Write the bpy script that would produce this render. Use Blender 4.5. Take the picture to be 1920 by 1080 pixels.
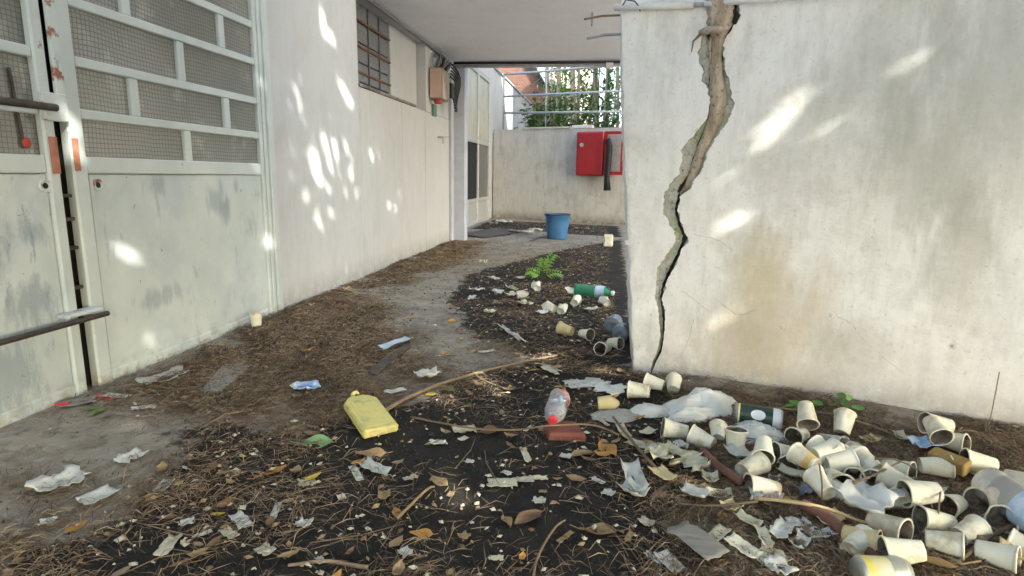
import bpy, math, random
import numpy as np
from mathutils import Vector, Matrix, noise

# ---------------------------------------------------------------- scene, camera, sky, sun
S = bpy.context.scene
for _o in list(bpy.data.objects): bpy.data.objects.remove(_o)
COL = S.collection
S.render.engine = 'CYCLES'
YAW, PITCH, ROLL, FPX, CH = math.radians(8.5), math.radians(10.9), math.radians(1.0), 1094.0, 0.8
_f = np.array([-math.sin(YAW)*math.cos(PITCH), math.cos(YAW)*math.cos(PITCH), -math.sin(PITCH)])
_r = np.array([math.cos(YAW), math.sin(YAW), 0.0]); _u = np.cross(_r, _f)
CR = _r*math.cos(ROLL)+_u*math.sin(ROLL); CU = -_r*math.sin(ROLL)+_u*math.cos(ROLL)
CC = np.array([0, 0, CH])
cd = bpy.data.cameras.new('camera'); cam = bpy.data.objects.new('camera', cd); COL.objects.link(cam)
cd.sensor_width = 36; cd.lens = FPX/1920*36; cd.clip_start = .02; cd.clip_end = 600
cam.matrix_world = Matrix(((CR[0], CU[0], -_f[0], 0), (CR[1], CU[1], -_f[1], 0), (CR[2], CU[2], -_f[2], CH), (0, 0, 0, 1)))
S.camera = cam

SUN = Vector((1.17, -1.0, 1.0)).normalized()          # towards the sun
W = bpy.data.worlds.new('World'); S.world = W; W.use_nodes = True
nt = W.node_tree; bg = nt.nodes['Background']
sky = nt.nodes.new('ShaderNodeTexSky'); sky.sky_type = 'NISHITA'; sky.sun_disc = False
sky.sun_elevation = math.asin(SUN.z); sky.sun_rotation = math.atan2(SUN.x, SUN.y)
sky.air_density = 1.0; sky.dust_density = 3.0; sky.ozone_density = 1.0
nt.links.new(sky.outputs[0], bg.inputs[0]); bg.inputs[1].default_value = 0.15
sl = bpy.data.lights.new('sun', 'SUN'); sl.energy = 2.2; sl.angle = math.radians(.65); sl.color = (1, .94, .86)
so = bpy.data.objects.new('sun', sl); COL.objects.link(so)
so.rotation_euler = SUN.to_track_quat('Z', 'Y').to_euler(); so.location = SUN*30
vs = S.view_settings; vs.view_transform = 'Standard'; vs.look = 'None'; vs.gamma = 1; vs.use_curve_mapping = False
vs.exposure = 2.72
try:
    vs.use_white_balance = True; vs.white_balance_temperature = 6550; vs.white_balance_tint = 4
except Exception: pass

# ---------------------------------------------------------------- helpers
rng = random.Random(7)
def U(a, b): return rng.uniform(a, b)
def ray(x, y): return _f + CR*((x-960)/FPX) + CU*((540-y)/FPX)
def on_plane(x, y, P, n):                              # a direction from the survey sheet -> point on a real surface
    d = ray(x, y); n = np.array(n, float); t = np.dot(np.array(P)-CC, n)/np.dot(d, n); return Vector(CC+d*t)
def gh(x, y):                                          # height of the ground surface
    h = .012*noise.noise(Vector((x*1.3, y*1.3, 0)))+.006*noise.noise(Vector((x*5, y*5, 3)))
    # litter banked against the cracked wall and along the gate
    d = -((x-.16)*-.325 + (y-2.34)*-.945)              # <0 in front of the wall
    if x > .05: h += .05*math.exp(-(d/.22)**2)*min(1, (x-.05)/.4)
    h += .02*math.exp(-((x-.75)/.55)**2-((y-1.45)/.35)**2)
    h += .012*math.exp(-((x+1.75)/.25)**2)
    return h
def at(x, y, lift=0.0):
    z = 0.0
    for _ in range(4):
        d = ray(x, y); t = (z+lift-CH)/d[2]; P = CC+d*t; z = gh(P[0], P[1])
    return Vector((P[0], P[1], z+lift))
WL_N = Vector((-.325, -.945, 0)).normalized(); WU = Vector((.945, -.325, 0)).normalized(); WP = Vector((.16, 2.34, 0))
def on_left(x, y, X=-1.8): return on_plane(x, y, (X, 0, 0), (1, 0, 0))
def on_right(x, y): return on_plane(x, y, WP, WL_N)

class MB:
    def __init__(s): s.v = []; s.f = []; s.m = []
    def add(s, vs, fs, m=0):
        o = len(s.v); s.v += [tuple(v) for v in vs]; s.f += [tuple(i+o for i in f) for f in fs]; s.m += [m]*len(fs); return s
    def box(s, a, b, m=0):
        (x0, y0, z0), (x1, y1, z1) = a, b
        x0, x1 = min(x0, x1), max(x0, x1); y0, y1 = min(y0, y1), max(y0, y1); z0, z1 = min(z0, z1), max(z0, z1)
        return s.add([(x0,y0,z0),(x1,y0,z0),(x1,y1,z0),(x0,y1,z0),(x0,y0,z1),(x1,y0,z1),(x1,y1,z1),(x0,y1,z1)],
                     [(0,3,2,1),(4,5,6,7),(0,1,5,4),(1,2,6,5),(2,3,7,6),(3,0,4,7)], m)
    def bbox(s, a, b, r=.004, m=0):                      # box with chamfered edges
        a, b = [min(p, q) for p, q in zip(a, b)], [max(p, q) for p, q in zip(a, b)]
        r = min(r, min(q-p for p, q in zip(a, b))*.45)
        V = {}; vs_ = []
        for i in range(8):
            c = [(b if i >> k & 1 else a)[k] for k in range(3)]
            for ax in range(3):
                p = list(c)
                for k in range(3):
                    if k != ax: p[k] += -r if i >> k & 1 else r
                V[i, ax] = len(vs_); vs_.append(p)
        fs = []
        for ax in range(3):
            k1, k2 = (ax+1) % 3, (ax+2) % 3
            for sd in (0, 1):
                q = [sd << ax | i << k1 | j << k2 for i, j in ((0,0),(1,0),(1,1),(0,1))]
                f = [V[c, ax] for c in q]; fs.append(f if sd else f[::-1])
        for ax in range(3):                              # edge chamfers
            k1, k2 = (ax+1) % 3, (ax+2) % 3
            for i in (0, 1):
                for j in (0, 1):
                    c0 = i << k1 | j << k2; c1 = c0 | 1 << ax
                    f = [V[c0, k1], V[c0, k2], V[c1, k2], V[c1, k1]]
                    fs.append(f if (i ^ j) else f[::-1])
        for i in range(8):
            f = [V[i, 0], V[i, 1], V[i, 2]]
            fs.append(f if bin(i).count('1') % 2 else f[::-1])
        return s.add(vs_, fs, m)
    def tube(s, pts, rad, n=8, m=0, caps=True, wob=0.0):
        pts = [Vector(p) for p in pts]; rad = rad if isinstance(rad, (list, tuple)) else [rad]*len(pts)
        rings = []; up = None
        for i, p in enumerate(pts):
            t = (pts[min(i+1, len(pts)-1)]-pts[max(i-1, 0)]).normalized()
            if up is None: up = t.orthogonal().normalized()
            up = (up - t*up.dot(t)).normalized(); sd = t.cross(up)
            rings.append([p+(up*math.cos(2*math.pi*k/n)+sd*math.sin(2*math.pi*k/n))*rad[i]*(1+wob*noise.noise(p*31+Vector((k*1.7, 0, 0)))) for k in range(n)])
        vs_ = [v for r in rings for v in r]; fs = []
        for i in range(len(pts)-1):
            for k in range(n): fs.append((i*n+k, i*n+(k+1) % n, (i+1)*n+(k+1) % n, (i+1)*n+k))
        if caps: fs.append(tuple(range(n))[::-1]); fs.append(tuple((len(pts)-1)*n+k for k in range(n)))
        return s.add(vs_, fs, m)
    def lathe(s, prof, n=20, m=0, M=None, wob=0.0, seed=0, close=False):
        vs_ = []
        for i, (r, z) in enumerate(prof):
            for k in range(n):
                a = 2*math.pi*k/n; w = 1+wob*noise.noise(Vector((math.cos(a)*1.1+seed*3.1, math.sin(a)*1.1, z*9)))
                p = Vector((r*w*math.cos(a), r*w*math.sin(a), z)); vs_.append(M @ p if M else p)
        fs = []; ms = []
        for i in range(len(prof)-1):
            for k in range(n): fs.append((i*n+k, i*n+(k+1) % n, (i+1)*n+(k+1) % n, (i+1)*n+k)); ms.append(m if not isinstance(m, list) else m[i])
        o = len(s.v); s.v += [tuple(v) for v in vs_]; s.f += [tuple(i+o for i in f) for f in fs]; s.m += ms
        return s
    def quadgrid(s, nu, nv, fn, m=0):
        vs_ = [fn(i/nu, j/nv) for j in range(nv+1) for i in range(nu+1)]
        fs = [(j*(nu+1)+i, j*(nu+1)+i+1, (j+1)*(nu+1)+i+1, (j+1)*(nu+1)+i) for j in range(nv) for i in range(nu)]
        return s.add(vs_, fs, m)
    def mesh(s, name, mats, smooth=False):
        me = bpy.data.meshes.new(name); me.from_pydata(s.v, [], s.f)
        for m in (mats if isinstance(mats, (list, tuple)) else [mats]): me.materials.append(m)
        me.polygons.foreach_set('material_index', s.m)
        if smooth: me.polygons.foreach_set('use_smooth', [True]*len(s.f))
        me.update(); return me
    def obj(s, name, mats, parent=None, smooth=False, kind=None):
        o = bpy.data.objects.new(name, s.mesh(name, mats, smooth)); COL.objects.link(o)
        if parent is not None:
            o.parent = parent; o.matrix_parent_inverse = parent.matrix_basis.inverted()
        if kind: o['kind'] = kind
        return o
def tag(o, label, cat, group=None):
    o['label'] = label; o['category'] = cat; o['kind'] = o.get('kind', 'thing')
    if group: o['group'] = group
    return o
def thing(name, loc, label, cat, group=None):
    o = bpy.data.objects.new(name, None); COL.objects.link(o); o.empty_display_size = .05
    o.matrix_basis = Matrix.Translation(Vector(loc)); return tag(o, label, cat, group)
def solid(o, t=.001, off=0):
    m = o.modifiers.new('thick', 'SOLIDIFY'); m.thickness = t; m.offset = off; return o

# ---------------------------------------------------------------- materials
class N:
    def __init__(s, name):
        s.mt = bpy.data.materials.new(name); s.mt.use_nodes = True; s.t = s.mt.node_tree; s.b = s.t.nodes['Principled BSDF']
        s.tc = s.t.nodes.new('ShaderNodeTexCoord'); s.vec = s.tc.outputs['Object']
    def nd(s, ty, **k):
        n = s.t.nodes.new(ty)
        for a, v in k.items(): setattr(n, a, v)
        return n
    def set(s, sock, v):
        if hasattr(v, 'links') or isinstance(v, bpy.types.NodeSocket): s.t.links.new(v, sock)
        else: sock.default_value = v
    def map(s, scale=(1,1,1), loc=(0,0,0), rot=(0,0,0), vec=None):
        n = s.nd('ShaderNodeMapping'); s.set(n.inputs[0], vec or s.vec); n.inputs[1].default_value = loc; n.inputs[2].default_value = rot; n.inputs[3].default_value = scale
        return n.outputs[0]
    def noise(s, scale, detail=4, rough=.55, vec=None, dist=0):
        n = s.nd('ShaderNodeTexNoise'); s.set(n.inputs['Vector'], vec or s.vec); n.inputs['Scale'].default_value = scale; n.inputs['Detail'].default_value = detail
        n.inputs['Roughness'].default_value = rough; n.inputs['Distortion'].default_value = dist; return n.outputs['Fac']
    def ramp(s, fac, a, b, c0=0.0, c1=1.0):
        n = s.nd('ShaderNodeMapRange'); s.set(n.inputs[0], fac); n.inputs[1].default_value = a; n.inputs[2].default_value = b; n.inputs[3].default_value = c0; n.inputs[4].default_value = c1
        return n.outputs[0]
    def mix(s, fac, a, b):
        n = s.nd('ShaderNodeMix', data_type='RGBA'); s.set(n.inputs[0], fac)
        for k, v in ((6, a), (7, b)): s.set(n.inputs[k], (*v, 1) if isinstance(v, tuple) and len(v) == 3 else v)
        return n.outputs[2]
    def math(s, op, a, b=0.0):
        n = s.nd('ShaderNodeMath', operation=op); s.set(n.inputs[0], a); s.set(n.inputs[1], b); return n.outputs[0]
    def sep(s, vec=None):
        n = s.nd('ShaderNodeSeparateXYZ'); s.set(n.inputs[0], vec or s.vec); return n.outputs
    def attr(s, name):
        n = s.nd('ShaderNodeAttribute', attribute_name=name); return n.outputs['Fac']
    def rnd(s): return s.nd('ShaderNodeObjectInfo').outputs['Random']
    def rndvec(s):
        c = s.nd('ShaderNodeVectorMath', operation='SCALE'); v = s.nd('ShaderNodeObjectInfo')
        cb = s.nd('ShaderNodeCombineXYZ')
        for i in range(3): s.set(cb.inputs[i], v.outputs['Random'])
        s.set(c.inputs[0], cb.outputs[0]); c.inputs['Scale'].default_value = 57.0
        a = s.nd('ShaderNodeVectorMath', operation='ADD'); s.set(a.inputs[0], s.tc.outputs['Object']); s.set(a.inputs[1], c.outputs[0]); s.vec = a.outputs[0]
    def bump(s, h, strength=.3, dist=.01):
        n = s.nd('ShaderNodeBump'); n.inputs['Strength'].default_value = strength; n.inputs['Distance'].default_value = dist; s.set(n.inputs['Height'], h); s.set(s.b.inputs['Normal'], n.outputs[0])
    def out(s, col, rough=.8, metal=0.0, spec=.3):
        s.set(s.b.inputs['Base Color'], (*col, 1) if isinstance(col, tuple) and len(col) == 3 else col)
        s.set(s.b.inputs['Roughness'], rough); s.b.inputs['Metallic'].default_value = metal; s.b.inputs['Specular IOR Level'].default_value = spec
        return s.mt
def simple(name, c, c2=None, scale=20, rough=.7, bump=0.0, metal=0.0, spec=.3, stretch=(1,1,1), dirt=None, dirt_s=6, dirt_t=(.55, .75), rand=0.0):
    k = N(name); k.rndvec(); v = k.map(stretch)
    col = (*c, 1)
    n1 = k.noise(scale, 5, .6, v)
    if c2: col = k.mix(k.ramp(n1, .35, .65), c, c2)
    if dirt: col = k.mix(k.ramp(k.noise(dirt_s, 5, .65), *dirt_t), col, dirt)
    if rand:
        h = k.nd('ShaderNodeHueSaturation'); k.set(h.inputs['Color'], col); k.set(h.inputs['Value'], k.ramp(k.rnd(), 0, 1, 1-rand, 1+rand)); col = h.outputs[0]
    if bump: k.bump(n1, bump, .006)
    return k.out(col, rough, metal, spec)

def plaster(name, base=(.72,.70,.66), grime=(.40,.39,.34), warm=(.58,.50,.38), low=True, amt=1.0):
    k = N(name); z = k.sep()[2]
    n_big = k.noise(1.6, 5, .6); streak = k.noise(3.0, 6, .65, k.map((2, 2, .7))); fine = k.noise(38, 5, .7); vst = k.noise(9, 5, .7, k.map((3, 3, .5)))
    col = k.mix(k.ramp(n_big, .3, .7), base, tuple(c*.93 for c in base))
    col = k.mix(k.math('MULTIPLY', k.ramp(streak, .5, .74), .55*amt), col, grime)
    col = k.mix(k.math('MULTIPLY', k.ramp(vst, .48, .72), .34*amt), col, grime)
    col = k.mix(k.math('MULTIPLY', k.ramp(k.noise(4.5, 8, .75), .50, .66), .38*amt), col, tuple(.6*g_+.4*b_ for g_, b_ in zip(grime, warm)))
    col = k.mix(k.math('MULTIPLY', k.ramp(k.noise(70, 3, .7), .58, .72), .35*amt), col, tuple(c*.75 for c in grime))
    if low:
        m = k.math('MULTIPLY', k.ramp(z, .42, .02), k.ramp(k.noise(5, 5, .65), .25, .62)); col = k.mix(k.math('MULTIPLY', m, .42*amt), col, warm)
        m2 = k.math('MULTIPLY', k.ramp(z, .17, .0), k.ramp(k.noise(11, 6, .7), .28, .55)); col = k.mix(k.math('MULTIPLY', m2, .8 if amt > .8 else .6), col, tuple(c*.38 for c in warm))
    k.bump(k.math('ADD', fine, k.math('MULTIPLY', k.noise(7, 3), 1.2)), .32, .006)
    return k, col
def plaster_mat(name, **kw):
    k, c = plaster(name, **kw); return k.out(c, .9, 0, .2)

M = {}
M['wall_white'] = plaster_mat('painted_render', base=(.52,.52,.52), grime=(.37,.365,.35), warm=(.55,.51,.44), amt=.75)
M['ceil'] = plaster_mat('ceiling_paint', base=(.74,.74,.79), grime=(.58,.58,.62), low=False, amt=.6)
M['backwall'] = plaster_mat('back_wall_render', base=(.55,.54,.50), grime=(.30,.29,.25), warm=(.30,.27,.21), amt=1.25)
# cracked wall: stains have their own place on the wall (damp patch, lichen)
k, c = plaster('cracked_wall_render', base=(.86,.845,.81), grime=(.46,.45,.40), warm=(.52,.44,.33), amt=.95)
def blob(k, P, r, sz=1.0, ns=6, na=1.9):
    d = k.nd('ShaderNodeVectorMath', operation='SUBTRACT'); k.set(d.inputs[0], k.vec); d.inputs[1].default_value = P
    s_ = k.nd('ShaderNodeVectorMath', operation='MULTIPLY'); k.set(s_.inputs[0], d.outputs[0]); s_.inputs[1].default_value = (1/r, 1/r, 1/(r*sz))
    l = k.nd('ShaderNodeVectorMath', operation='LENGTH'); k.set(l.inputs[0], s_.outputs[0])
    return k.ramp(k.math('ADD', l.outputs['Value'], k.math('MULTIPLY', k.math('SUBTRACT', k.noise(ns, 6, .7, k.map((2, 2, .6))), .5), na)), .45, 1.15, 1, 0)
for (px, py, r, sz, tint, a) in [(1440,600,.24,1.25,(.50,.40,.25),.5),(1390,650,.16,1.0,(.42,.34,.22),.4),(1420,510,.11,1.5,(.50,.44,.26),.35),
                                 (1850,240,.30,1.3,(.44,.44,.38),.38),(1720,330,.16,1.6,(.42,.42,.36),.4),(1800,480,.14,1.5,(.40,.39,.33),.5),(1650,100,.2,1.6,(.42,.42,.37),.4),(1590,650,.14,.7,(.42,.40,.32),.35),(1480,260,.14,2.,(.46,.45,.39),.35),(1900,90,.2,1.5,(.44,.44,.39),.35)]:
    c = k.mix(k.math('MULTIPLY', blob(k, on_right(px, py), r, sz), a), c, tint)
M['crackwall'] = k.out(c, .9, 0, .2)
k = N('mossy_broken_render'); n = k.noise(26, 6, .7); c = k.mix(k.ramp(n, .35, .65), (.38,.38,.33), (.56,.55,.48)); c = k.mix(k.ramp(k.noise(9, 5, .6), .50, .68), c, (.36,.41,.20)); c = k.mix(k.ramp(k.noise(50, 4, .7), .58, .7), c, (.10,.10,.08)); k.bump(n, .9, .02); M['moss'] = k.out(c, .95, 0, .1)
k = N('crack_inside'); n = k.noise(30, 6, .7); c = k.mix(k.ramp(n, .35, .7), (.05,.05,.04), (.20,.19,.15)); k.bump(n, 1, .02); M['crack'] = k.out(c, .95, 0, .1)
k = N('root_bark'); n = k.noise(12, 6, .7, k.map((3, 3, .6))); c = k.mix(k.ramp(n, .35, .65), (.34,.27,.20), (.60,.51,.40)); c = k.mix(k.ramp(k.noise(60, 4, .7), .55, .7), c, (.14,.10,.07)); k.bump(n, .8, .02); M['root'] = k.out(c, .85, 0, .2)
# gate paint: pale green-grey with scuffed darker clouds, chalky drips and rust
def gate_mat(name, scuff=.5, rust=False):
    k = N(name); cl = k.noise(3.4, 6, .62, k.map((1, 1, .8))); sm = k.noise(9, 5, .7, k.map((1.5, 2.2, .6)))
    c = k.mix(k.ramp(cl, .35, .65), (.43,.48,.47), (.54,.58,.56))
    c = k.mix(k.math('MULTIPLY', k.ramp(k.noise(2.6, 6, .68, k.map((1, 1, 1), (5, 2, 1))), .50, .66), scuff), c, (.36,.41,.45))
    c = k.mix(k.math('MULTIPLY', k.ramp(sm, .61, .67), .8*scuff), c, (.24,.29,.33))
    c = k.mix(k.math('MULTIPLY', k.ramp(k.noise(24, 4, .7), .67, .72), .8), c, (.20,.15,.11))
    for P_, r_, sz_ in (((-1.8, 2.57, .66), .085, .9), ((-1.8, 2.62, .60), .05, 1.3), ((-1.8, 2.83, .52), .05, 1.4), ((-1.8, 2.72, .72), .03, 1.5), ((-1.8, 2.15, .27), .14, .35), ((-1.8, 2.2, .74), .04, 1.2), ((-1.8, 1.6, .36), .11, .8), ((-1.8, 1.5, .15), .14, .9), ((-1.8, 1.62, .6), .05, 1.2), ((-1.8, 1.45, .55), .12, 1.2)):
        c = k.mix(k.math('MULTIPLY', blob(k, P_, r_, sz_, 14, 3.2), .62*min(1, scuff+.2)), c, (.19,.23,.26))
    if rust: c = k.mix(k.ramp(k.noise(14, 5, .7), .56, .62), c, (.25,.10,.06))
    z = k.sep()[2]; c = k.mix(k.math('MULTIPLY', k.ramp(z, .09, .01), k.ramp(k.noise(18, 5, .7), .48, .62)), c, (.30,.27,.21))
    k.bump(k.noise(40, 3), .05, .004); return k.out(c, .48, 0, .4)
M['gate'] = gate_mat('gate_paint', .6); M['gate_frame'] = gate_mat('gate_frame_paint', .15); M['gate_worn'] = gate_mat('gate_worn_edge', .3, True)
M['gate_scuffed'] = gate_mat('gate_scuffed_paint', 1.0)
M['rust'] = simple('red_oxide', (.30,.11,.07), (.42,.20,.14), 30, .9, .3)
M['dark'] = simple('dark_void', (.02,.02,.02), rough=.9)
M['black_iron'] = simple('black_iron', (.035,.033,.03), (.08,.06,.045), 40, .55, .2, .3)
# wired glass: pane with embedded square wire grid
def wired(name, base, bright):
    k = N(name); o = k.sep(); p = 1/.0165
    def line(s, w):
        t = k.math('FRACT', k.math('MULTIPLY', s, p)); return k.math('LESS_THAN', t, w)
    dn = k.noise(1.7, 4); wob = k.math('MULTIPLY', k.math('SUBTRACT', k.noise(3, 2), .5), .03)
    g = k.math('MAXIMUM', line(k.math('ADD', o[1], wob), .19), line(k.math('ADD', o[2], wob), .19))
    c = k.mix(k.ramp(dn, .3, .7), base, bright); c = k.mix(k.ramp(k.noise(7, 5, .6), .55, .75), c, tuple(x*1.5 for x in bright))
    c = k.mix(k.math('MULTIPLY', g, .62), c, (.05,.05,.045)); k.bump(g, .25, .003); return k.out(c, .28, 0, .45)
M['wired'] = wired('wired_glass', (.17,.17,.15), (.27,.27,.245)); M['wired2'] = wired('wired_glass_dusty', (.13,.135,.12), (.21,.215,.195))
k = N('reeded_window'); n = k.noise(20, 4, .7, k.map((1, 1, 3))); M['blockglass'] = k.out(k.mix(k.ramp(n, .3, .7), (.13,.13,.14), (.22,.22,.23)), .45)
M['rustbar'] = simple('rusty_bar', (.12,.07,.05), (.20,.12,.08), 40, .9, .3)
M['column'] = simple('column_paint', (.46,.475,.54), (.39,.40,.455), 6, .6, .05, dirt=(.36,.35,.33), dirt_s=4, dirt_t=(.6, .75))
M['pipe_grey'] = simple('grey_conduit', (.30,.30,.31), (.42,.42,.42), 20, .5)
M['cable'] = simple('black_cable', (.025,.025,.027), rough=.5)
M['cable_grey'] = simple('grey_cable', (.16,.16,.16), rough=.6)
M['pvc'] = simple('white_pvc', (.78,.78,.76), (.66,.65,.62), 14, .4)
M['meter'] = simple('salmon_meter_box', (.46,.32,.26), (.52,.38,.31), 8, .6); M['meter_side'] = simple('dark_box_side', (.20,.19,.15), (.29,.27,.21), 14, .8, .1)
M['meter_red'] = simple('red_cap', (.42,.06,.05), rough=.5); M['teal'] = simple('teal_box', (.12,.20,.18), rough=.6)
M['red'] = simple('red_enamel', (.36,.010,.015), (.28,.008,.012), 10, .35, 0, 0, .5, dirt=(.10,.02,.02), dirt_s=4, dirt_t=(.62, .7))
M['hose'] = simple('black_hose', (.02,.022,.024), rough=.6); M['whitegrey'] = simple('cabinet_back', (.42,.41,.40), (.34,.33,.32), 8, .7)
M['blue'] = simple('blue_plastic', (.035,.12,.27), (.05,.16,.33), 6, .5, 0, 0, .4, dirt=(.12,.17,.22), dirt_s=7)
M['dusty_glass'] = simple('dusty_door_glass', (.34,.31,.22), (.52,.49,.40), 5, .35, 0, 0, .5, stretch=(1, 4, .5), dirt=(.22,.19,.12), dirt_s=4)
M['dark_glass'] = simple('dark_door_glass', (.06,.06,.055), (.14,.135,.12), 3, .25, 0, 0, .5)
M['alu'] = simple('aluminium', (.55,.55,.53), (.45,.45,.43), 20, .45, 0, .4)
k = N('brick_face'); bt = k.nd('ShaderNodeTexBrick'); k.set(bt.inputs['Vector'], k.map((1, 1, 1), rot=(math.pi/2, 0, 0))); bt.inputs['Color1'].default_value = (.12,.055,.04,1); bt.inputs['Color2'].default_value = (.17,.085,.06,1); bt.inputs['Mortar'].default_value = (.17,.14,.12,1)
bt.inputs['Scale'].default_value = 4.5; bt.inputs['Mortar Size'].default_value = .015; M['brick'] = k.out(bt.outputs[0], .9)
M['brick_chip'] = simple('red_tile', (.24,.085,.06), (.17,.06,.045), 12, .9, .4, dirt=(.08,.05,.04), dirt_s=9)
M['steel'] = simple('galvanised_steel', (.46,.48,.48), (.36,.38,.38), 14, .5, 0, .5)
def foliage(name, a, b, tr=.35):
    k = N(name); c = k.mix(k.noise(4, 2), a, b); m = k.out(c, .5, 0, .35)
    t = k.nd('ShaderNodeBsdfTranslucent'); k.set(t.inputs[0], c); mx = k.nd('ShaderNodeMixShader'); mx.inputs[0].default_value = tr
    k.t.links.new(k.b.outputs[0], mx.inputs[1]); k.t.links.new(t.outputs[0], mx.inputs[2]); k.t.links.new(mx.outputs[0], k.t.nodes['Material Output'].inputs[0]); return m
M['leaf_a'] = foliage('green_leaf', (.06,.13,.02), (.11,.20,.04)); M['leaf_b'] = foliage('dark_leaf', (.03,.075,.02), (.06,.11,.03)); M['leaf_c'] = foliage('bright_leaf', (.09,.18,.03), (.14,.25,.05))
M['seedling'] = foliage('seedling_leaf', (.18,.36,.05), (.26,.46,.09)); M['canopy'] = foliage('canopy_leaf', (.04,.08,.02), (.07,.12,.03), .04)
M['bamboo'] = simple('dry_stem', (.36,.30,.19), (.25,.20,.12), 10, .8, .2, stretch=(3, 3, .5))
M['bark'] = simple('bark', (.20,.16,.12), (.30,.25,.19), 10, .9, .5, stretch=(3, 3, .5))
# litter
M['foam'] = simple('foam_cup', (.76,.73,.60), (.66,.62,.46), 14, .6, .06, 0, .3, dirt=(.38,.30,.18), dirt_s=15, dirt_t=(.51, .70), rand=.10)
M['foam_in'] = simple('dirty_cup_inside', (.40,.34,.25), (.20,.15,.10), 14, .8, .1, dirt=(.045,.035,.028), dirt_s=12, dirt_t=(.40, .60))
M['foam_yellow'] = simple('yellowed_cup', (.66,.55,.30), (.58,.46,.22), 14, .6, .04, dirt=(.42,.33,.18), dirt_s=16, dirt_t=(.58, .75)); M['foam_band'] = simple('orange_band', (.70,.50,.16), (.62,.44,.14), 10, .6)
M['paper'] = simple('dirty_paper', (.62,.62,.55), (.50,.50,.43), 20, .85, .1, dirt=(.28,.25,.18), dirt_s=22, dirt_t=(.56, .72), rand=.1)
M['paper_cream'] = simple('cream_scrap', (.58,.55,.40), (.46,.43,.29), 20, .85, .1, dirt=(.25,.20,.12), dirt_s=20, dirt_t=(.56, .7), rand=.12)
M['board_grey'] = simple('grey_board', (.27,.26,.22), (.20,.19,.16), 12, .9, .3, stretch=(1, 5, 1)); M['board_dark'] = simple('dark_board', (.075,.065,.055), (.12,.10,.085), 14, .9, .3)
M['yellow_plastic'] = simple('yellow_plastic', (.64,.58,.20), (.58,.52,.17), 5, .55, .06, 0, .4, dirt=(.36,.31,.14), dirt_s=18, dirt_t=(.54, .72))
M['wood'] = simple('wood_block', (.33,.22,.075), (.24,.15,.05), 12, .75, .2, stretch=(6, 1, 6)); M['stick'] = simple('pale_stick', (.30,.22,.14), (.20,.14,.09), 20, .85, .3)
M['stick_red'] = simple('red_brown_stick', (.13,.06,.045), (.18,.09,.065), 18, .85, .3); M['twig'] = simple('thin_twig', (.15,.105,.065), (.22,.16,.10), 20, .9)
M['straw_pale'] = simple('pale_straw', (.42,.33,.18), (.33,.25,.13), 20, .85)
for nm, a, b in (('leaf_yellow', (.55,.42,.07), (.46,.32,.05)), ('leaf_orange', (.50,.27,.07), (.38,.19,.05)), ('leaf_tan', (.34,.24,.12), (.25,.17,.085)), ('leaf_brown', (.15,.09,.05), (.20,.125,.07)), ('leaf_olive', (.33,.34,.08), (.26,.27,.06)), ('leaf_green', (.12,.25,.05), (.16,.31,.08)), ('leaf_paleg', (.20,.34,.16), (.15,.27,.11))):
    M[nm] = simple(nm, a, b, 25, .7, .2)
for nm, a in (('ndl_a', (.25,.175,.105)), ('ndl_b', (.33,.24,.15)), ('ndl_c', (.16,.106,.064)), ('ndl_d', (.44,.33,.20)), ('ndl_e', (.085,.06,.042))): M[nm] = simple(nm, a, tuple(x*.75 for x in a), 9, .85)
M['crumb_dark'] = simple('soil_crumb', (.028,.024,.02), (.05,.042,.034), 30, .95); M['crumb_pale'] = simple('pale_crumb', (.55,.50,.38), (.42,.38,.29), 30, .9)
def glassy(name, col, rough=.08, tr=.75):
    k = N(name); k.b.inputs['Transmission Weight'].default_value = tr; k.b.inputs['IOR'].default_value = 1.35; k.bump(k.noise(30, 3), .25, .004); return k.out(col, rough, 0, .5)
M['pet_clear'] = glassy('clear_plastic', (.80,.81,.79), .12, .72); M['pet_green'] = glassy('green_plastic', (.10,.42,.22), .15, .45); M['pet_dark'] = simple('dusty_dark_plastic', (.12,.14,.16), (.18,.20,.22), 12, .3, .1, 0, .5)
M['label_white'] = simple('white_label', (.72,.74,.74), (.60,.64,.66), 20, .5); M['label_blue'] = simple('blue_label', (.30,.46,.66), (.62,.70,.74), 24, .5); M['cap_red'] = simple('red_plastic_cap', (.62,.05,.06), rough=.35)
M['can_green'] = simple('green_can', (.02,.045,.025), (.03,.06,.035), 8, .35, .05, .3, .5); M['tin'] = simple('can_end', (.50,.50,.45), (.38,.38,.33), 25, .45, .1, .6)
M['bag'] = simple('white_plastic_bag', (.70,.70,.64), (.60,.60,.53), 10, .4, .15, 0, .45, dirt=(.46,.43,.34), dirt_s=9, dirt_t=(.58, .75)); M['bag_grey'] = simple('grey_plastic_film', (.42,.40,.35), (.33,.31,.26), 12, .4, .2, 0, .5)
M['wrap_blue'] = simple('blue_wrapper', (.10,.26,.55), (.60,.66,.70), 26, .4); M['wrap_yellow'] = simple('yellow_wrapper', (.75,.62,.08), (.60,.58,.50), 22, .4); M['pink'] = simple('pinkish_scrap', (.52,.36,.36), (.60,.48,.42), 30, .8); M['mask'] = simple('pale_blue_cloth', (.44,.56,.66), (.62,.68,.70), 14, .85)
M['teal_scrap'] = simple('teal_scrap', (.16,.36,.32), (.25,.42,.36), 20, .6); M['slate'] = simple('blue_dark_scrap', (.06,.075,.11), (.20,.21,.23), 20, .5)

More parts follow.
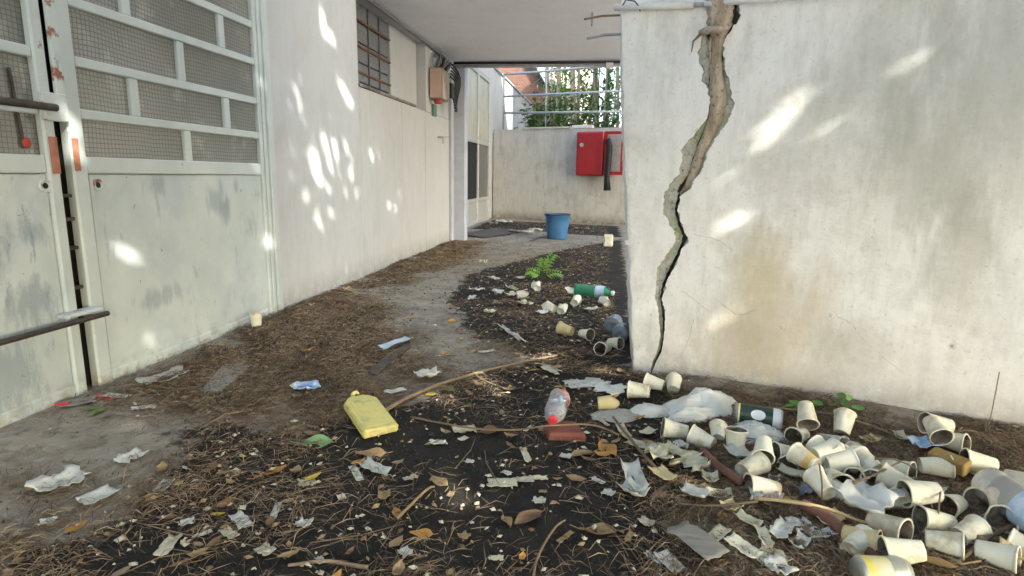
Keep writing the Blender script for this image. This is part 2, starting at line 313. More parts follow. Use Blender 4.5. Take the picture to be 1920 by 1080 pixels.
# ---------------------------------------------------------------- ground
def poly_sd(pts, X, Y):
    """signed distance (negative inside) of a ground polygon, vectorised"""
    P = np.array([(p.x, p.y) for p in pts]); d = np.full(X.shape, 1e9); ins = np.zeros(X.shape, bool)
    for i in range(len(P)):
        a, b = P[i], P[(i+1) % len(P)]; e = b-a
        t = np.clip(((X-a[0])*e[0]+(Y-a[1])*e[1])/(e@e+1e-12), 0, 1)
        d = np.minimum(d, np.hypot(X-a[0]-t*e[0], Y-a[1]-t*e[1]))
        c = ((a[1] > Y) != (b[1] > Y)); den = (b[1]-a[1]) if abs(b[1]-a[1]) > 1e-9 else 1e-9
        ins ^= c & (X < (b[0]-a[0])*(Y-a[1])/den+a[0])
    return np.where(ins, -d, d)
def reg(*px): return [at(*p) for p in px]
SOIL = [reg((845,560),(880,515),(960,492),(1060,468),(1165,448),(1182,560),(1185,700),(1040,700),(960,650),(880,625)),
        reg((560,830),(660,770),(800,750),(880,700),(1040,680),(1185,700),(1330,800),(1300,1000),(1280,1100),(280,1100),(240,980),(330,900),(350,810),(440,790)),
        reg((-100,1120),(60,1040),(170,1000),(300,950),(500,1000),(700,980),(900,1100),(400,1200)),
        reg((880,430),(930,412),(1160,424),(1165,445),(1080,440),(1000,432))]
LITTER = [reg((230,748),(330,700),(520,596),(640,546),(690,580),(730,640),(740,720),(660,780),(560,830),(470,810),(420,760)),
          reg((1185,700),(1400,740),(1700,790),(2100,850),(2300,1200),(1290,1150),(1270,1000),(1150,870),(1180,780)),
          reg((280,1100),(250,1000),(360,880),(450,800),(560,820),(640,880),(600,960),(760,1010),(760,1100)),
          reg((900,570),(1000,530),(1170,540),(1180,690),(1060,700),(960,640)),
          reg((640,545),(760,490),(850,455),(900,455),(820,500),(720,540)),
          reg((-600,1400),(-300,1060),(0,960),(120,985),(220,1010),(240,1100),(250,1300)),
          reg((760,720),(1000,680),(1180,720),(1280,800),(1150,880),(980,860),(860,790))]
LW = [.75, 1, .7, .75, .45, .5, .3]
def masks(X, Y):
    s = np.zeros(X.shape); l = np.zeros(X.shape)
    for p in SOIL: s = np.maximum(s, 1/(1+np.exp(poly_sd(p, X, Y)/.035)))
    for p, w in zip(LITTER, LW): l = np.maximum(l, w/(1+np.exp(poly_sd(p, X, Y)/.06)))
    return s, l
xs = np.linspace(-2.4, 3.4, 232); ys = np.concatenate([np.linspace(-2.5, .6, 14)[:-1], .6+(10.6)*np.linspace(0, 1, 260)**1.7])
GX, GY = np.meshgrid(xs, ys); ms_, ml_ = masks(GX, GY)
gm = MB(); nx = len(xs)
gm.v = [(x, y, gh(x, y)+.004*noise.noise(Vector((x*17, y*17, 9)))*(s+.6*l)) for x, y, s, l in zip(GX.ravel(), GY.ravel(), ms_.ravel(), ml_.ravel())]
GZ = np.array([v[2] for v in gm.v]).reshape(GX.shape); GPN = np.array([.5+.9*noise.noise(Vector((a*3.5, b*3.5, 4)))+.5*noise.noise(Vector((a*9, b*9, 1))) for a, b in zip(GX.ravel(), GY.ravel())]).reshape(GX.shape)
def grid_at(G, x, y):                                  # bilinear lookup in a ground grid
    i = np.clip((x-xs[0])/(xs[1]-xs[0]), 0, nx-1.001); i0 = i.astype(int); fx = i-i0
    j0 = np.clip(np.searchsorted(ys, y)-1, 0, len(ys)-2); fy = np.clip((y-ys[j0])/(ys[j0+1]-ys[j0]), 0, 1)
    return (G[j0, i0]*(1-fx)+G[j0, i0+1]*fx)*(1-fy)+(G[j0+1, i0]*(1-fx)+G[j0+1, i0+1]*fx)*fy
gm.f = [(j*nx+i, j*nx+i+1, (j+1)*nx+i+1, (j+1)*nx+i) for j in range(len(ys)-1) for i in range(nx-1)]; gm.m = [0]*len(gm.f)
k = N('dirty_concrete_and_soil')
sA = k.attr('soil'); lA = k.attr('litter'); nb = k.noise(5, 6, .65); nf = k.noise(45, 5, .7); nm = k.noise(15, 5, .65)
conc = k.mix(k.ramp(nb, .32, .66), (.19,.165,.125), (.34,.305,.245)); conc = k.mix(k.ramp(nm, .52, .7), conc, (.12,.105,.08)); conc = k.mix(k.ramp(nf, .55, .75), conc, (.38,.36,.31))
soil = k.mix(k.ramp(nm, .35, .7), (.016,.015,.013), (.034,.03,.024)); soil = k.mix(k.ramp(nf, .62, .74), soil, (.065,.055,.04))
lit = k.mix(k.ramp(nm, .3, .7), (.10,.072,.045), (.20,.145,.09)); lit = k.mix(k.ramp(nf, .55, .7), lit, (.24,.17,.11))
jit = k.math('MULTIPLY', k.math('SUBTRACT', nb, .5), 1.6); jit2 = k.math('MULTIPLY', k.math('SUBTRACT', nm, .5), 1.2)
c = k.mix(k.ramp(k.math('ADD', lA, k.math('ADD', jit, jit2)), .35, .62), conc, lit)
c = k.mix(k.ramp(k.math('ADD', sA, k.math('ADD', jit, jit2)), .38, .60), c, soil)
k.bump(k.math('ADD', nm, k.math('MULTIPLY', nf, .7)), .55, .012); M['ground'] = k.out(c, .92, 0, .2)
g = gm.obj('ground', M['ground'], smooth=True, kind='structure')
for nme, arr in (('soil', ms_), ('litter', ml_)):
    a = g.data.attributes.new(nme, 'FLOAT', 'POINT'); a.data.foreach_set('value', arr.ravel().astype(np.float32))
yg = MB().add([(-150, -150, -.05), (150, -150, -.05), (150, 250, -.05), (-150, 250, -.05)], [(0, 1, 2, 3)]).obj('yard_ground', simple('yard_concrete', (.42,.40,.36), (.52,.50,.46), 1.5, .95), kind='structure')  # made pale to bounce sunlight forward into the passage

# ---------------------------------------------------------------- left building: wall panels, window, gate
LB = thing('building_wall', (-1.8, 4.9, 0), 'long off-white rendered wall with a barred window, running beside the metal gate', 'wall')
def panel(y0, y1, z0, z1, x=-1.8, th=.2, mat='wall_white', name='wall_panel', par=None):
    return MB().bbox((x-th, y0, z0), (x, y1, z1), .006).obj(name, M[mat], par or LB)
panel(3.06, 4.262, -.06, 3.6)
for a, b in ((4.268, 4.47), (4.474, 5.20), (5.204, 5.90), (5.904, 6.94)): panel(a, b, -.06, 1.425)
panel(5.966, 6.94, 1.427, 2.085, -1.803)
panel(5.215, 5.96, 1.427, 2.085, -1.90, .1)                    # infill beside the window
panel(4.264, 6.96, 2.087, 2.348, -1.797, .25); panel(4.20, 7.0, 2.35, 6.4, -1.81, .2)                          # storey above
panel(-3.0, .2, -.06, 3.6, -1.8); panel(.2, 3.06, 2.0, 3.6, -1.8)
sill = MB().bbox((-1.92, 4.268, 1.427), (-1.79, 5.60, 1.45), .004).obj('window_sill', simple('sill_dark', (.10,.09,.08), (.3,.29,.27), 9, .8), LB)
win = MB().box((-1.935, 4.268, 1.455), (-1.93, 5.212, 2.085)).obj('window', M['dark'], LB)
for i in range(4):
    for j in range(4):
        y = 4.275+i*.235; z = 1.50+j*.147
        if i < 4: MB().bbox((-1.93, y+.006, z+.005), (-1.915, y+.227, z+.142), .004).obj('pane', M['blockglass'], win)
for j in range(3): MB().bbox((-1.91, 4.268, 1.56+j*.19), (-1.895, 5.212, 1.578+j*.19), .003).obj('window_bar', M['rustbar'], win)
for i in range(3): MB().bbox((-1.912, 4.50+i*.235, 1.455), (-1.902, 4.512+i*.235, 2.08), .002).obj('window_bar', M['blockglass'], win)
# white bar standing in for the light in the gap under the panes
MB().bbox((-1.90, 4.29, 1.452), (-1.87, 4.62, 1.478), .004).obj('gap_light_bar', M['pvc'], win)

def gate_leaf(y0, y1, label, sheet_mat, st0, st1, bars):
    t = thing('metal_gate', (-1.8, (y0+y1)/2, 0), label, 'gate', 'leaves of the metal gate')
    X = -1.8
    MB().bbox((X-.03, y0+st0, .028), (X-.012, y1-st1, .779), .003).obj('sheet_panel', M[sheet_mat], t)
    MB().bbox((X-.04, y0, .0), (X, y0+st0, 1.97), .006).obj('stile', M['gate_frame'], t)
    MB().bbox((X-.04, y1-st1, .0), (X, y1, 1.97), .006).obj('stile', M['gate_frame'], t)
    MB().bbox((X-.028, y0+st0, .0), (X-.004, y1-st1, .05), .004).obj('bottom_rail', M['gate'], t)
    MB().bbox((X-.035, y0+st0, .781), (X-.006, y1-st1, .84), .004).obj('rail', M['gate_frame'], t)
    zs = [.84, .985, 1.16, 1.355, 1.535, 1.725, 1.95]
    for z in zs[1:]: MB().bbox((X-.035, y0+st0, z-.017), (X-.006, y1-st1, z+.017), .004).obj('rail', M['gate_frame'], t)
    for r in range(6):
        za = zs[r]+(.017 if r else .0); zb = zs[r+1]-.017
        cuts = [y0+st0] + [b for b in bars[r % 2] if y0+st0 < b < y1-st1] + [y1-st1]
        for i in range(1, len(cuts)-1):
            MB().bbox((X-.034, cuts[i]-.021, za), (X-.008, cuts[i]+.021, zb), .003).obj('mullion', M['gate_frame'], t)
        for i in range(len(cuts)-1):
            a = cuts[i]+(.021 if i else 0); b = cuts[i+1]-(.021 if i < len(cuts)-2 else 0)
            MB().box((X-.032, a, za), (X-.024, b, zb)).obj('wired_pane', M['wired'] if y0 > 1.7 else M['wired2'], t)
    return t
gr = gate_leaf(1.797, 2.972, 'pale grey-green gate leaf meeting the rendered wall, with wired panes above a scuffed sheet', 'gate', .060, .028, ([2.396], [2.116, 2.69]))
gl = gate_leaf(.25, 1.748, 'scuffed gate leaf with a black slide rod and a red tap behind its panes', 'gate_scuffed', .03, .045, ([1.2], [.7]))
MB().bbox((-1.806, 1.760, .97), (-1.79, 1.7955, 1.97), .003).obj('edge_strip', M['gate_worn'], gr)
MB().bbox((-1.7995, 1.80, .79), (-1.7965, 1.825, .90), .001).obj('rust_patch', M['rust'], gr); MB().bbox((-1.7995, 1.715, .78), (-1.7965, 1.745, .90), .001).obj('rust_patch', M['rust'], gl)
for y, t in ((1.896, gr), (1.69, gl)):
    MB().lathe([(.0, .0), (.010, .0), (.016, -.002), (.018, .004), (.021, .004), (.021, -.01)], 18, [1, 0, 0, 0, 0], Matrix.Translation((-1.806, y, .741)) @ Matrix.Rotation(math.pi/2, 4, 'Y')).obj('lock_hole', [M['gate_worn'], M['dark']], t, True)
# vertical folded line on the sheet beside the stile, slide bolts
MB().bbox((-1.813, 1.862, .052), (-1.806, 1.878, .778), .002).obj('folded_seam', M['gate'], gr)
MB().tube([(-1.755, .9, .284), (-1.755, 1.82, .284)], .0095, 10).obj('slide_rod', M['black_iron'], gl)
MB().bbox((-1.80, 1.66, .300), (-1.75, 1.80, .314), .003).obj('rod_bracket', M['gate_worn'], gl)
MB().bbox((-1.80, 1.30, .27), (-1.745, 1.325, .30), .003).obj('rod_bracket', M['gate_worn'], gl)
MB().tube([(-1.775, .8, .992), (-1.775, 1.735, .992)], .012, 10).obj('slide_rod', M['black_iron'], gl)
MB().bbox((-1.80, 1.70, .95), (-1.785, 1.79, 1.04), .003).obj('latch_plate', M['gate_worn'], gl)
p0 = on_left(57, 268, -1.802); tp = MB(); tp.tube([(-1.818, 1.647, .86), (-1.818, 1.64, .96), (-1.818, 1.632, 1.10)], .0045, 6); tp.obj('tap_pipe', M['black_iron'], gl)
MB().lathe([(0, .006), (.013, .004), (.017, 0), (.013, -.003), (0, -.004)], 12, 0, Matrix.Translation((-1.816, p0.y, p0.z)) @ Matrix.Rotation(math.pi/2, 4, 'Y')).obj('tap_wheel', M['meter_red'], gl, True)
jm = tag(MB().bbox((-1.93, 2.975, -.05), (-1.797, 3.004, 2.0), .004).bbox((-1.93, 3.006, -.05), (-1.785, 3.054, 2.0), .005).obj('gate_jamb', M['gate_frame']), 'narrow painted steel jamb between the gate and the rendered wall', 'jamb')
tag(MB().box((-2.0, .2, -.05), (-1.86, 3.0, 2.0)).obj('gate_backing', M['dark']), 'dark sheet standing in for the shaded interior behind the gate', 'backing')  # near-black box painted in for the shade seen through the gate gap
for i in range(4):
    z = (.38, .52, .62, .70)[i]; MB().bbox((-1.86, 1.75, z), (-1.81, 1.79, z+.012), .002).obj('lock_tongue', M['black_iron'], gl)

# ---------------------------------------------------------------- covered passage: slab, column, storey above
PB = thing('passage_building', (-.4, 5.6, 2.1), 'low concrete slab roofing the passage, lilac-grey underside, storey above', 'building')
def slabf(u, v): x = -1.80+u*4.5; y = 4.25+v*2.72; return (x, y, 2.085+.012*noise.noise(Vector((x*1.1, y*1.1, 2)))+(.0 if v < 1 else 0))
MB().quadgrid(40, 30, slabf).obj('ceiling', M['ceil'], PB, True)
MB().box((-1.8, 4.25, 2.11), (4.4, 6.97, 2.34)).obj('slab', M['ceil'], PB)
MB().bbox((-1.79, 6.972, 2.04), (2.8, 7.12, 2.34), .01).obj('edge_beam', M['ceil'], PB)
MB().box((-1.8, 4.36, 2.342), (5.5, 7.0, 7.5)).obj('upper_wall', M['wall_white'], PB)  # unseen storey, its height set to shade the back yard
MB().bbox((-1.785, 6.96, -.03), (-1.635, 7.11, 2.04), .008).obj('column', M['column'], PB)
MB().bbox((-1.80, 6.84, .0), (-1.765, 6.955, 1.95), .006).obj('side_post', M['column'], PB)
def pipe(name, pts, r, mat, par, n=8): return MB().tube(pts, r, n).obj(name, M[mat], par, True)
pipe('ceiling_cable', [(-1.775, 4.3, 2.062), (-1.77, 5.2, 2.058), (-1.77, 6.2, 2.06), (-1.765, 6.6, 2.05)], .013, 'cable_grey', PB)
pipe('edge_conduit', [(-1.76, 6.93, 2.065), (-.8, 6.93, 2.06), (.5, 6.93, 2.055)], .014, 'cable', PB)
pipe('edge_conduit', [(-1.76, 6.94, 2.03), (-.8, 6.94, 2.026), (.5, 6.94, 2.02)], .014, 'pipe_grey', PB)
MB().bbox((-.02, 6.90, 1.99), (.06, 6.92, 2.05), .003).obj('bracket', M['pvc'], PB)
pipe('hanging_rod', [(-.14, 5.0, 2.08), (-.14, 5.0, 1.98)], .008, 'pipe_grey', PB)
for (a, b, r, m_) in (((1095,36),(1162,28),.0045,'stick'), ((1100,72),(1165,63),.006,'pipe_grey')):
    A = on_plane(*a, (0, 2.62, 0), (0, 1, 0)); B = on_plane(*b, (0, 2.62, 0), (0, 1, 0))
    tag(pipe('protruding_rod' if m_ != 'stick' else 'protruding_stick', [A, (A+B)/2+Vector((0, 0, .004)), B+Vector((.06, 0, 0))], r, m_, None), 'thin grey rod poking out of the end of the cracked wall' if m_ != 'stick' else 'pale stick poking out of the top end of the cracked wall', 'rod' if m_ != 'stick' else 'stick')

# meter box with looping cables
mb = thing('meter_box', (-1.80, 6.35, 1.55), 'salmon pink electric meter box with tangled black cables under the slab', 'meter box')
MB().bbox((-1.80, 6.05, 1.56), (-1.66, 6.36, 1.87), .02).obj('box_body', M['meter_side'], mb)
MB().bbox((-1.79, 6.035, 1.57), (-1.665, 6.049, 1.86), .006).obj('box_door', M['meter'], mb)
q = MB(); q.add([(-1.659, 6.05, 1.57), (-1.659, 6.05, 1.86), (-1.659, 6.20, 1.57)], [(0, 2, 1)]); solid(q.obj('pink_triangle', M['meter'], mb), .003)  # salmon triangle laid on the darker box side
MB().lathe([(0, -.05), (.05, -.05), (.06, -.02), (.06, .01), (0, .012)], 14, 0, Matrix.Translation((-1.72, 6.10, 1.55)) @ Matrix.Scale(.7, 4)).obj('red_gland', M['meter_red'], mb, True)
MB().bbox((-1.80, 6.14, 1.40), (-1.77, 6.24, 1.52), .004).obj('junction_block', M['teal'], mb)
for i in range(7):
    y = 6.10+i*.05; a = Vector((-1.72+U(-.02,.02), y, 1.86)); top = Vector((-1.74+U(-.03,.04), 6.3+i*.09, 2.03)); md = Vector((-1.70+U(-.03,.05), y+.02+U(-.02,.1), 1.98+U(-.03,.05)))
    pts = [a*(1-t)**2+md*2*t*(1-t)+top*t*t for t in [j/8 for j in range(9)]]; MB().tube(pts, .011 if i % 2 else .015, 6).obj('cable', M['cable' if i % 3 else 'cable_grey'], mb, True)
for i in range(5):
    r = .10+.03*i; cx = Vector((-1.66+.006*i, 6.45, 1.72)); pts = [cx+Vector((.02*math.sin(3*t), r*math.cos(t), (r+.02)*math.sin(t))) for t in [-1.7+j*.33 for j in range(11)]]
    MB().tube(pts, .010, 6).obj('cable', M['cable'], mb, True)
MB().bbox((-1.72, 6.46, 1.62), (-1.66, 6.54, 1.78), .01).obj('cable_block', M['cable'], mb)
hk = tag(MB().tube([(-1.80, 6.36, 1.20), (-1.74, 6.38, 1.20), (-1.74, 6.60, 1.215)], .009, 6).tube([(-1.742, 6.375, 1.20), (-1.742, 6.375, 1.13)], .008, 6).obj('wall_hook', M['pipe_grey']), 'small bent metal hook on the wall below the meter box', 'hook')

# ---------------------------------------------------------------- beyond the column: side wall, glazed door, back wall
BWN = Vector((.28, .96, 0)).normalized(); BWP = Vector((-2.05, 10.95, 0)); BWU = Vector((.96, -.28, 0)).normalized()
def on_back(x, y, off=0): return on_plane(x, y, BWP-BWN*off, BWN)
sw = thing('side_wall', (-2.05, 9, 0), 'tall pale rendered wall running back beside the railing', 'wall')
for a, b, z0, z1 in ((7.0, 8.6, 0, 2.72), (8.6, 10.55, 2.46, 2.72), (10.55, 17.0, 0, 2.72)): MB().bbox((-2.25, a, z0), (-2.05, b, z1), .008).obj('wall_panel', M['wall_white'], sw)
MB().bbox((-2.27, 10.6, 2.722), (-2.02, 17.0, 2.76), .006).obj('coping', M['wall_white'], sw)
dr = thing('glazed_door', (-2.05, 9.55, 0), 'glazed metal door with dusty yellowish upper panes over a dark pane and a blackened opening', 'door')
for a, b in ((8.602, 8.68), (9.55, 9.62), (10.47, 10.548)): MB().bbox((-2.08, a, 0), (-2.02, b, 2.455), .006).obj('door_stile', M['alu'], dr)
for z in (.0, .36, 1.30, 2.38):
    for a, b in ((8.682, 9.548), (9.622, 10.468)): MB().bbox((-2.075, a, z), (-2.025, b, z+.06), .005).obj('door_rail', M['alu'], dr)
for a, b in ((8.682, 9.548), (9.622, 10.468)):
    MB().box((-2.055, a, .062), (-2.045, b, .358)).obj('kick_panel', M['alu'], dr)
    MB().box((-2.055, a, .422), (-2.047, b, 1.298)).obj('lower_pane', M['dark_glass' if a > 9 else 'dark'], dr)  # near lower pane coloured black to stand for the shaded opening
    MB().box((-2.055, a, 1.362), (-2.047, b, 2.378)).obj('upper_pane', M['dusty_glass'], dr)
bwall = MB()
def bp(u, w, z): p = BWP+BWU*u+BWN*w; return (p.x, p.y, z)
def bbx(mb_, u0, u1, w0, w1, z0, z1): mb_.add([bp(u, w, z) for z in (z0, z1) for u, w in ((u0, w0), (u1, w0), (u1, w1), (u0, w1))], [(0,3,2,1),(4,5,6,7),(0,1,5,4),(1,2,6,5),(2,3,7,6),(3,0,4,7)]); return mb_
zt = on_back(1040, 241).z
bbx(bwall, .02, 4.0, 0, .2, -.05, zt); tag(bwall.obj('back_wall', M['backwall']), 'grimy low concrete wall closing the end of the passage', 'wall')
tag(bbx(MB(), 1.55, 1.9, -.01, .12, zt+.002, zt+.05).obj('stone', M['pvc']), 'white stone left on top of the low back wall', 'stone')
tag(bbx(MB(), .60, 1.5, -.02, .15, zt+.002, zt+.03).obj('wall_coping', M['backwall']), 'loose grey coping slab on the low back wall', 'slab')
rl = thing('railing', bp(.3, .1, zt), 'galvanised pipe railing on top of the low back wall', 'railing')
for pa, pb in (((944,140),(1175,121)), ((944,181),(1175,170)), ((944,212),(1175,209))):
    MB().tube([on_back(*pa, -.1), on_back(*pb, -.1)], .019, 8).obj('rail', M['steel'], rl, True)
for px in (944, 1023, 1290):
    b_ = on_back(px, 225, -.1); MB().tube([(b_.x, b_.y, zt), (b_.x, b_.y, on_back(px, 135, -.1).z-.02)], .019 if px != 1023 else .009, 8).obj('post', M['steel'], rl, True)
# unseen pale floor behind the cracked wall, added to bounce sunlight onto the ceiling
MB().box((.78, 2.9, .03), (6.5, 6.95, .06)).obj('bounce_floor', simple('pale_bounce', (.31,.30,.285), (.26,.25,.235), 2, .9), kind='structure')
nb_ = thing('shade_building', (6, 14, 0), 'unseen tall plain building added to shade the back yard', 'building')
MB().box((3.6, 8.5, -.05), (9, 20, 8.5)).obj('wall', M['backwall'], nb_)  # out of view, added to keep sun off the brick house and stems
for i in range(4):
    for j in range(2): MB().bbox((3.55, 9.5+i*2.6, 1.2+j*3.2), (3.597, 10.7+i*2.6, 2.7+j*3.2), .02).obj('window', M['dark_glass'], nb_)

# fire hose cabinet
fc = thing('hose_cabinet', on_back(1120, 330, .1), 'open red fire hose cabinet with a black hose hanging below', 'cabinet')
def cab(a, b, off0, off1):
    P0 = on_back(*a, .2); P1 = on_back(*b, .2); u0 = (P0-BWP).dot(BWU); u1 = (P1-BWP).dot(BWU); return u0, u1, P1.z, P0.z
u0, u1, z0, z1 = cab((1082,247), (1130,330), 0, 0)
m_ = MB(); bbx(m_, u0, u1, -.22, -.002, z0, z1); o = m_.obj('cabinet_body', M['red'], fc); bv = o.modifiers.new('b', 'BEVEL'); bv.width = .03; bv.segments = 3
bbx(MB(), u0+.04, u1-.12, -.225, -.221, z0+.06, z1-.05).obj('door_panel', M['red'], fc)
m_ = MB(); 
for s in (0, 1): m_.tube([bp(u0+.1, -.235, z1-.22), bp(u0+.1, -.226, z1-.22)], .035, 12)
m_.obj('lock_disc', M['pvc'], fc)
fx0, fx1 = u1+.01, u1+.33
for (a, b, c_, d_) in ((fx0, fx1, z1-.05, z1), (fx0, fx1, z0+.02, z0+.075), (fx0, fx0+.04, z0+.076, z1-.051), (fx1-.04, fx1, z0+.076, z1-.051)):
    bbx(MB(), a, b, -.20, -.16, c_, d_).obj('frame_bar', M['red'], fc)
bbx(MB(), fx0+.041, fx1-.041, -.03, -.002, z0+.08, z1-.055).obj('glazing', M['whitegrey'], fc)
hp = [Vector(bp(u1+.06, -.24, z1-.2)), Vector(bp(u1+.08, -.26, z1-.14)), Vector(bp(u1+.11, -.25, z1-.25)), Vector(bp(u1+.10, -.24, z0+.2)), Vector(bp(u1+.09, -.24, z0-.05)), Vector(bp(u1+.10, -.24, z0-.24))]
MB().tube(hp, [.03, .045, .05, .052, .05, .06], 10, 0, True, .2).obj('hose', M['hose'], fc, True)

# ---------------------------------------------------------------- behind the back wall: brick house, stems, shrubs
bh = thing('brick_house', (-3.2, 18.5, 0), 'red-brown brick house with a white sloping eave beyond the railing', 'house')
P = [on_plane(x, y, (0, 18, 0), (0, 1, 0)) for x, y in ((1019,152), (998,114), (960,45))]
m_ = MB(); prof = [(-9, 0), (P[0].x, 0), (P[0].x, P[0].z), (P[1].x, P[1].z), (P[2].x, P[2].z), (-9, P[2].z)]
m_.add([(x, 18, z) for x, z in prof]+[(x, 24, z) for x, z in prof], [tuple(range(6)), tuple(range(11, 5, -1))]+[(i, i+6, (i+1) % 6+6, (i+1) % 6) for i in range(6)]); m_.obj('wall', M['brick'], bh)
d = (P[1]-P[0]).normalized(); nn_ = Vector((d.z, 0, -d.x))
for nme, a, b, mt in (('eave_board', .015, .30, 'pvc'), ('roof_edge', -.12, .01, 'dark')):
    A = P[0]-d*.1+nn_*a; B = P[2]+nn_*a; Cc = P[2]+nn_*b; Dd = P[0]-d*.1+nn_*b
    MB().add([(A.x, 17.85, A.z), (B.x, 17.85, B.z), (Cc.x, 17.85, Cc.z), (Dd.x, 17.85, Dd.z), (A.x, 24, A.z), (B.x, 24, B.z), (Cc.x, 24, Cc.z), (Dd.x, 24, Dd.z)], [(0,3,2,1),(4,5,6,7),(0,1,5,4),(1,2,6,5),(2,3,7,6),(3,0,4,7)]).obj(nme, M[mt], bh)
fh = thing('pale_house', (-.4, 27, 0), 'pale cream house just visible behind the stems', 'house')
MB().box((-2.4, 27, 0), (-.75, 32, 5.6)).obj('wall', simple('cream_wall', (.55,.50,.40), (.48,.44,.36), 2, .9), fh)
MB().bbox((-2.0, 26.95, 3.2), (-1.2, 26.99, 4.6), .01).obj('window', M['dark_glass'], fh)
for i in range(18):
    px = 1030+i*7.6+U(-4, 4); Y = U(12.5, 16.5); b_ = on_plane(px, 235, (0, Y, 0), (0, 1, 0)); h = U(4.5, 6.5); lean = U(-.25, .25)
    t = thing('bamboo_stem', (b_.x, Y, -.05), ['thick pale dry stem with hanging dead leaves behind the railing', 'thin green-leaved cane growing behind the railing', 'slender tan cane behind the railing'][i % 3], 'cane', 'canes behind the railing')
    pts = [(b_.x+lean*(j/8)**2+.03*math.sin(j+i), Y, -.05+h*j/8) for j in range(9)]; r0 = (.075, .03, .045)[i % 3]
    MB().tube(pts, [r0*(1-.6*j/8) for j in range(9)], 7, 0, True, .15).obj('stem', M['bamboo'], t, True)
    lf = MB()
    for q in range(130 if i % 3 == 1 else 110):
        j = U(.25, 1); c0 = Vector((b_.x+lean*j*j+U(-.35,.35), Y+U(-.35,.35), h*j+U(-.2,.2))); a = U(0, 6.28); dr_ = Vector((math.cos(a), math.sin(a), U(-1.3, -.2))).normalized(); L_ = U(.12, .3); sd = dr_.cross(Vector((0, 0, 1))).normalized()*L_*.12
        lf.add([c0, c0+dr_*L_*.4+sd, c0+dr_*L_, c0+dr_*L_*.4-sd], [(0, 1, 2, 3)], (0 if U(0, 1) < .5 else 1) if i % 3 == 1 else (2 if U(0, 1) < .6 else 1))
    lf.obj('foliage', [M['leaf_a'], M['leaf_b'], M['leaf_tan']], t, kind='stuff')
def shrub(px, py, Y, n, sp, lab, mats, L0=.18):
    b_ = on_plane(px, py, (0, Y, 0), (0, 1, 0)); t = thing('shrub', (b_.x, Y, 0), lab, 'shrub', 'shrubs behind the low wall'); st = MB(); lf = MB()
    for q in range(n):
        a = U(0, 6.28); top = Vector((b_.x+math.cos(a)*sp*U(.2,1), Y+math.sin(a)*sp*U(.2,1), b_.z+U(-.35,.45)*sp*1.3)); base = Vector((b_.x+U(-.1,.1), Y+U(-.1,.1), 0))
        mid = base.lerp(top, .6)+Vector((0, 0, .3)); pts = [base*(1-s)**2+mid*2*s*(1-s)+top*s*s for s in [j/8 for j in range(9)]]; st.tube(pts, [.012-.001*j for j in range(9)], 5)
        for j in range(26):
            s = U(.55, 1); c0 = base*(1-s)**2+mid*2*s*(1-s)+top*s*s; a2 = U(0, 6.28); dv = Vector((math.cos(a2), math.sin(a2), U(-.5,.7))).normalized(); L_ = L0*U(.6,1.3); sd = dv.cross(Vector((U(-.3,.3), U(-.3,.3), 1))).normalized()*L_*.17
            lf.add([c0, c0+dv*L_*.45+sd, c0+dv*L_+Vector((0, 0, -L_*.2)), c0+dv*L_*.45-sd], [(0, 1, 2, 3)], rng.choice((0, 0, 1)))
    st.obj('stems', M['bark'], t); lf.obj('foliage', mats, t, kind='stuff')
A_, B_, C_ = M['leaf_a'], M['leaf_b'], M['leaf_c']
shrub(1010, 215, 11.8, 16, .55, 'fine-leaved green shrub against the side wall behind the railing', [A_, B_], .2)
shrub(1085, 180, 12.4, 12, .7, 'bright green shrub spreading behind the middle of the railing', [C_, A_], .2)
shrub(1145, 220, 12.8, 9, .5, 'dense dark shrub beside the hose cabinet end of the railing', [A_, B_], .2)
shrub(1130, 125, 15.5, 10, 1.0, 'tall leafy shrub behind the canes', [C_, M['leaf_olive']], .24)
shrub(1050, 120, 17.0, 8, .9, 'tall dark shrub near the brick house eave', [B_, A_], .26)

# ---------------------------------------------------------------- cracked wall with the root in it
def wuz(x, y): p = on_right(x, y); return (p-WP).dot(WU), p.z
CRK = [(-60,1325,1332,1378,1392),(15,1332,1334,1379,1386),(41,1332,1333,1377,1384),(59,1317,1325,1368,1371),(74,1314,1327,1357,1358),(96,1309,1329,1352,1354),(130,1316,1329,1354,1358),(159,1323,1328,1358,1367),
       (185,1331,1332,1358,1376),(207,1329,1330,1352,1374),(230,1318,1325,1345,1362),(252,1302,1315,1335,1347),(274,1281,1305,1326,1331),(296,1279,1297,1318,1322),(326,1274,1288,1308,1312),
       (352,1252,1270,1292,1296),(367,1244,1267,1274,1278),(393,1244,1261,1269,1271),(402,1247,1262,1270,1272),(424,1256,1267,1277,1279),(443,1268,1275,1288,1291),(461,1262,1271,1281,1283),
       (484,1247,1261,1270,1272),(502,1234,1251,1262,1264),(528,1229,1240,1247,1250),(558,1228,1233,1239,1242),(576,1232,1235,1244,1245),(602,1237,1238,1246,1247),(632,1238,1239,1244,1245),(658,1233,1234,1239,1241),(680,1223,1224,1229,1230),(695,1220,1221,1223,1224),(706,1219,1219.6,1220,1220.6)]
rows = []
for y, a, b, c_, d_ in CRK: rows.append((wuz((b+c_)/2, y)[1],)+tuple(wuz(q, y)[0] for q in (a, b, c_, d_)))
ROOT_Z = wuz(1275, 362)[1]; rows.sort(); RZ = np.array([r[0] for r in rows]); RU = [np.array([r[i] for r in rows]) for i in range(1, 5)]
EZ = [wuz(x, y) for x, y in ((1187,705), (1180,540), (1175,390), (1168,190), (1165,15))]; EZ.sort(key=lambda p: p[1])
def edge_u(z): return float(np.interp(z, [p[1] for p in EZ], [p[0] for p in EZ]))+.006*noise.noise(Vector((z*14, 5, 1)))+.003*noise.noise(Vector((z*60, 5, 1)))
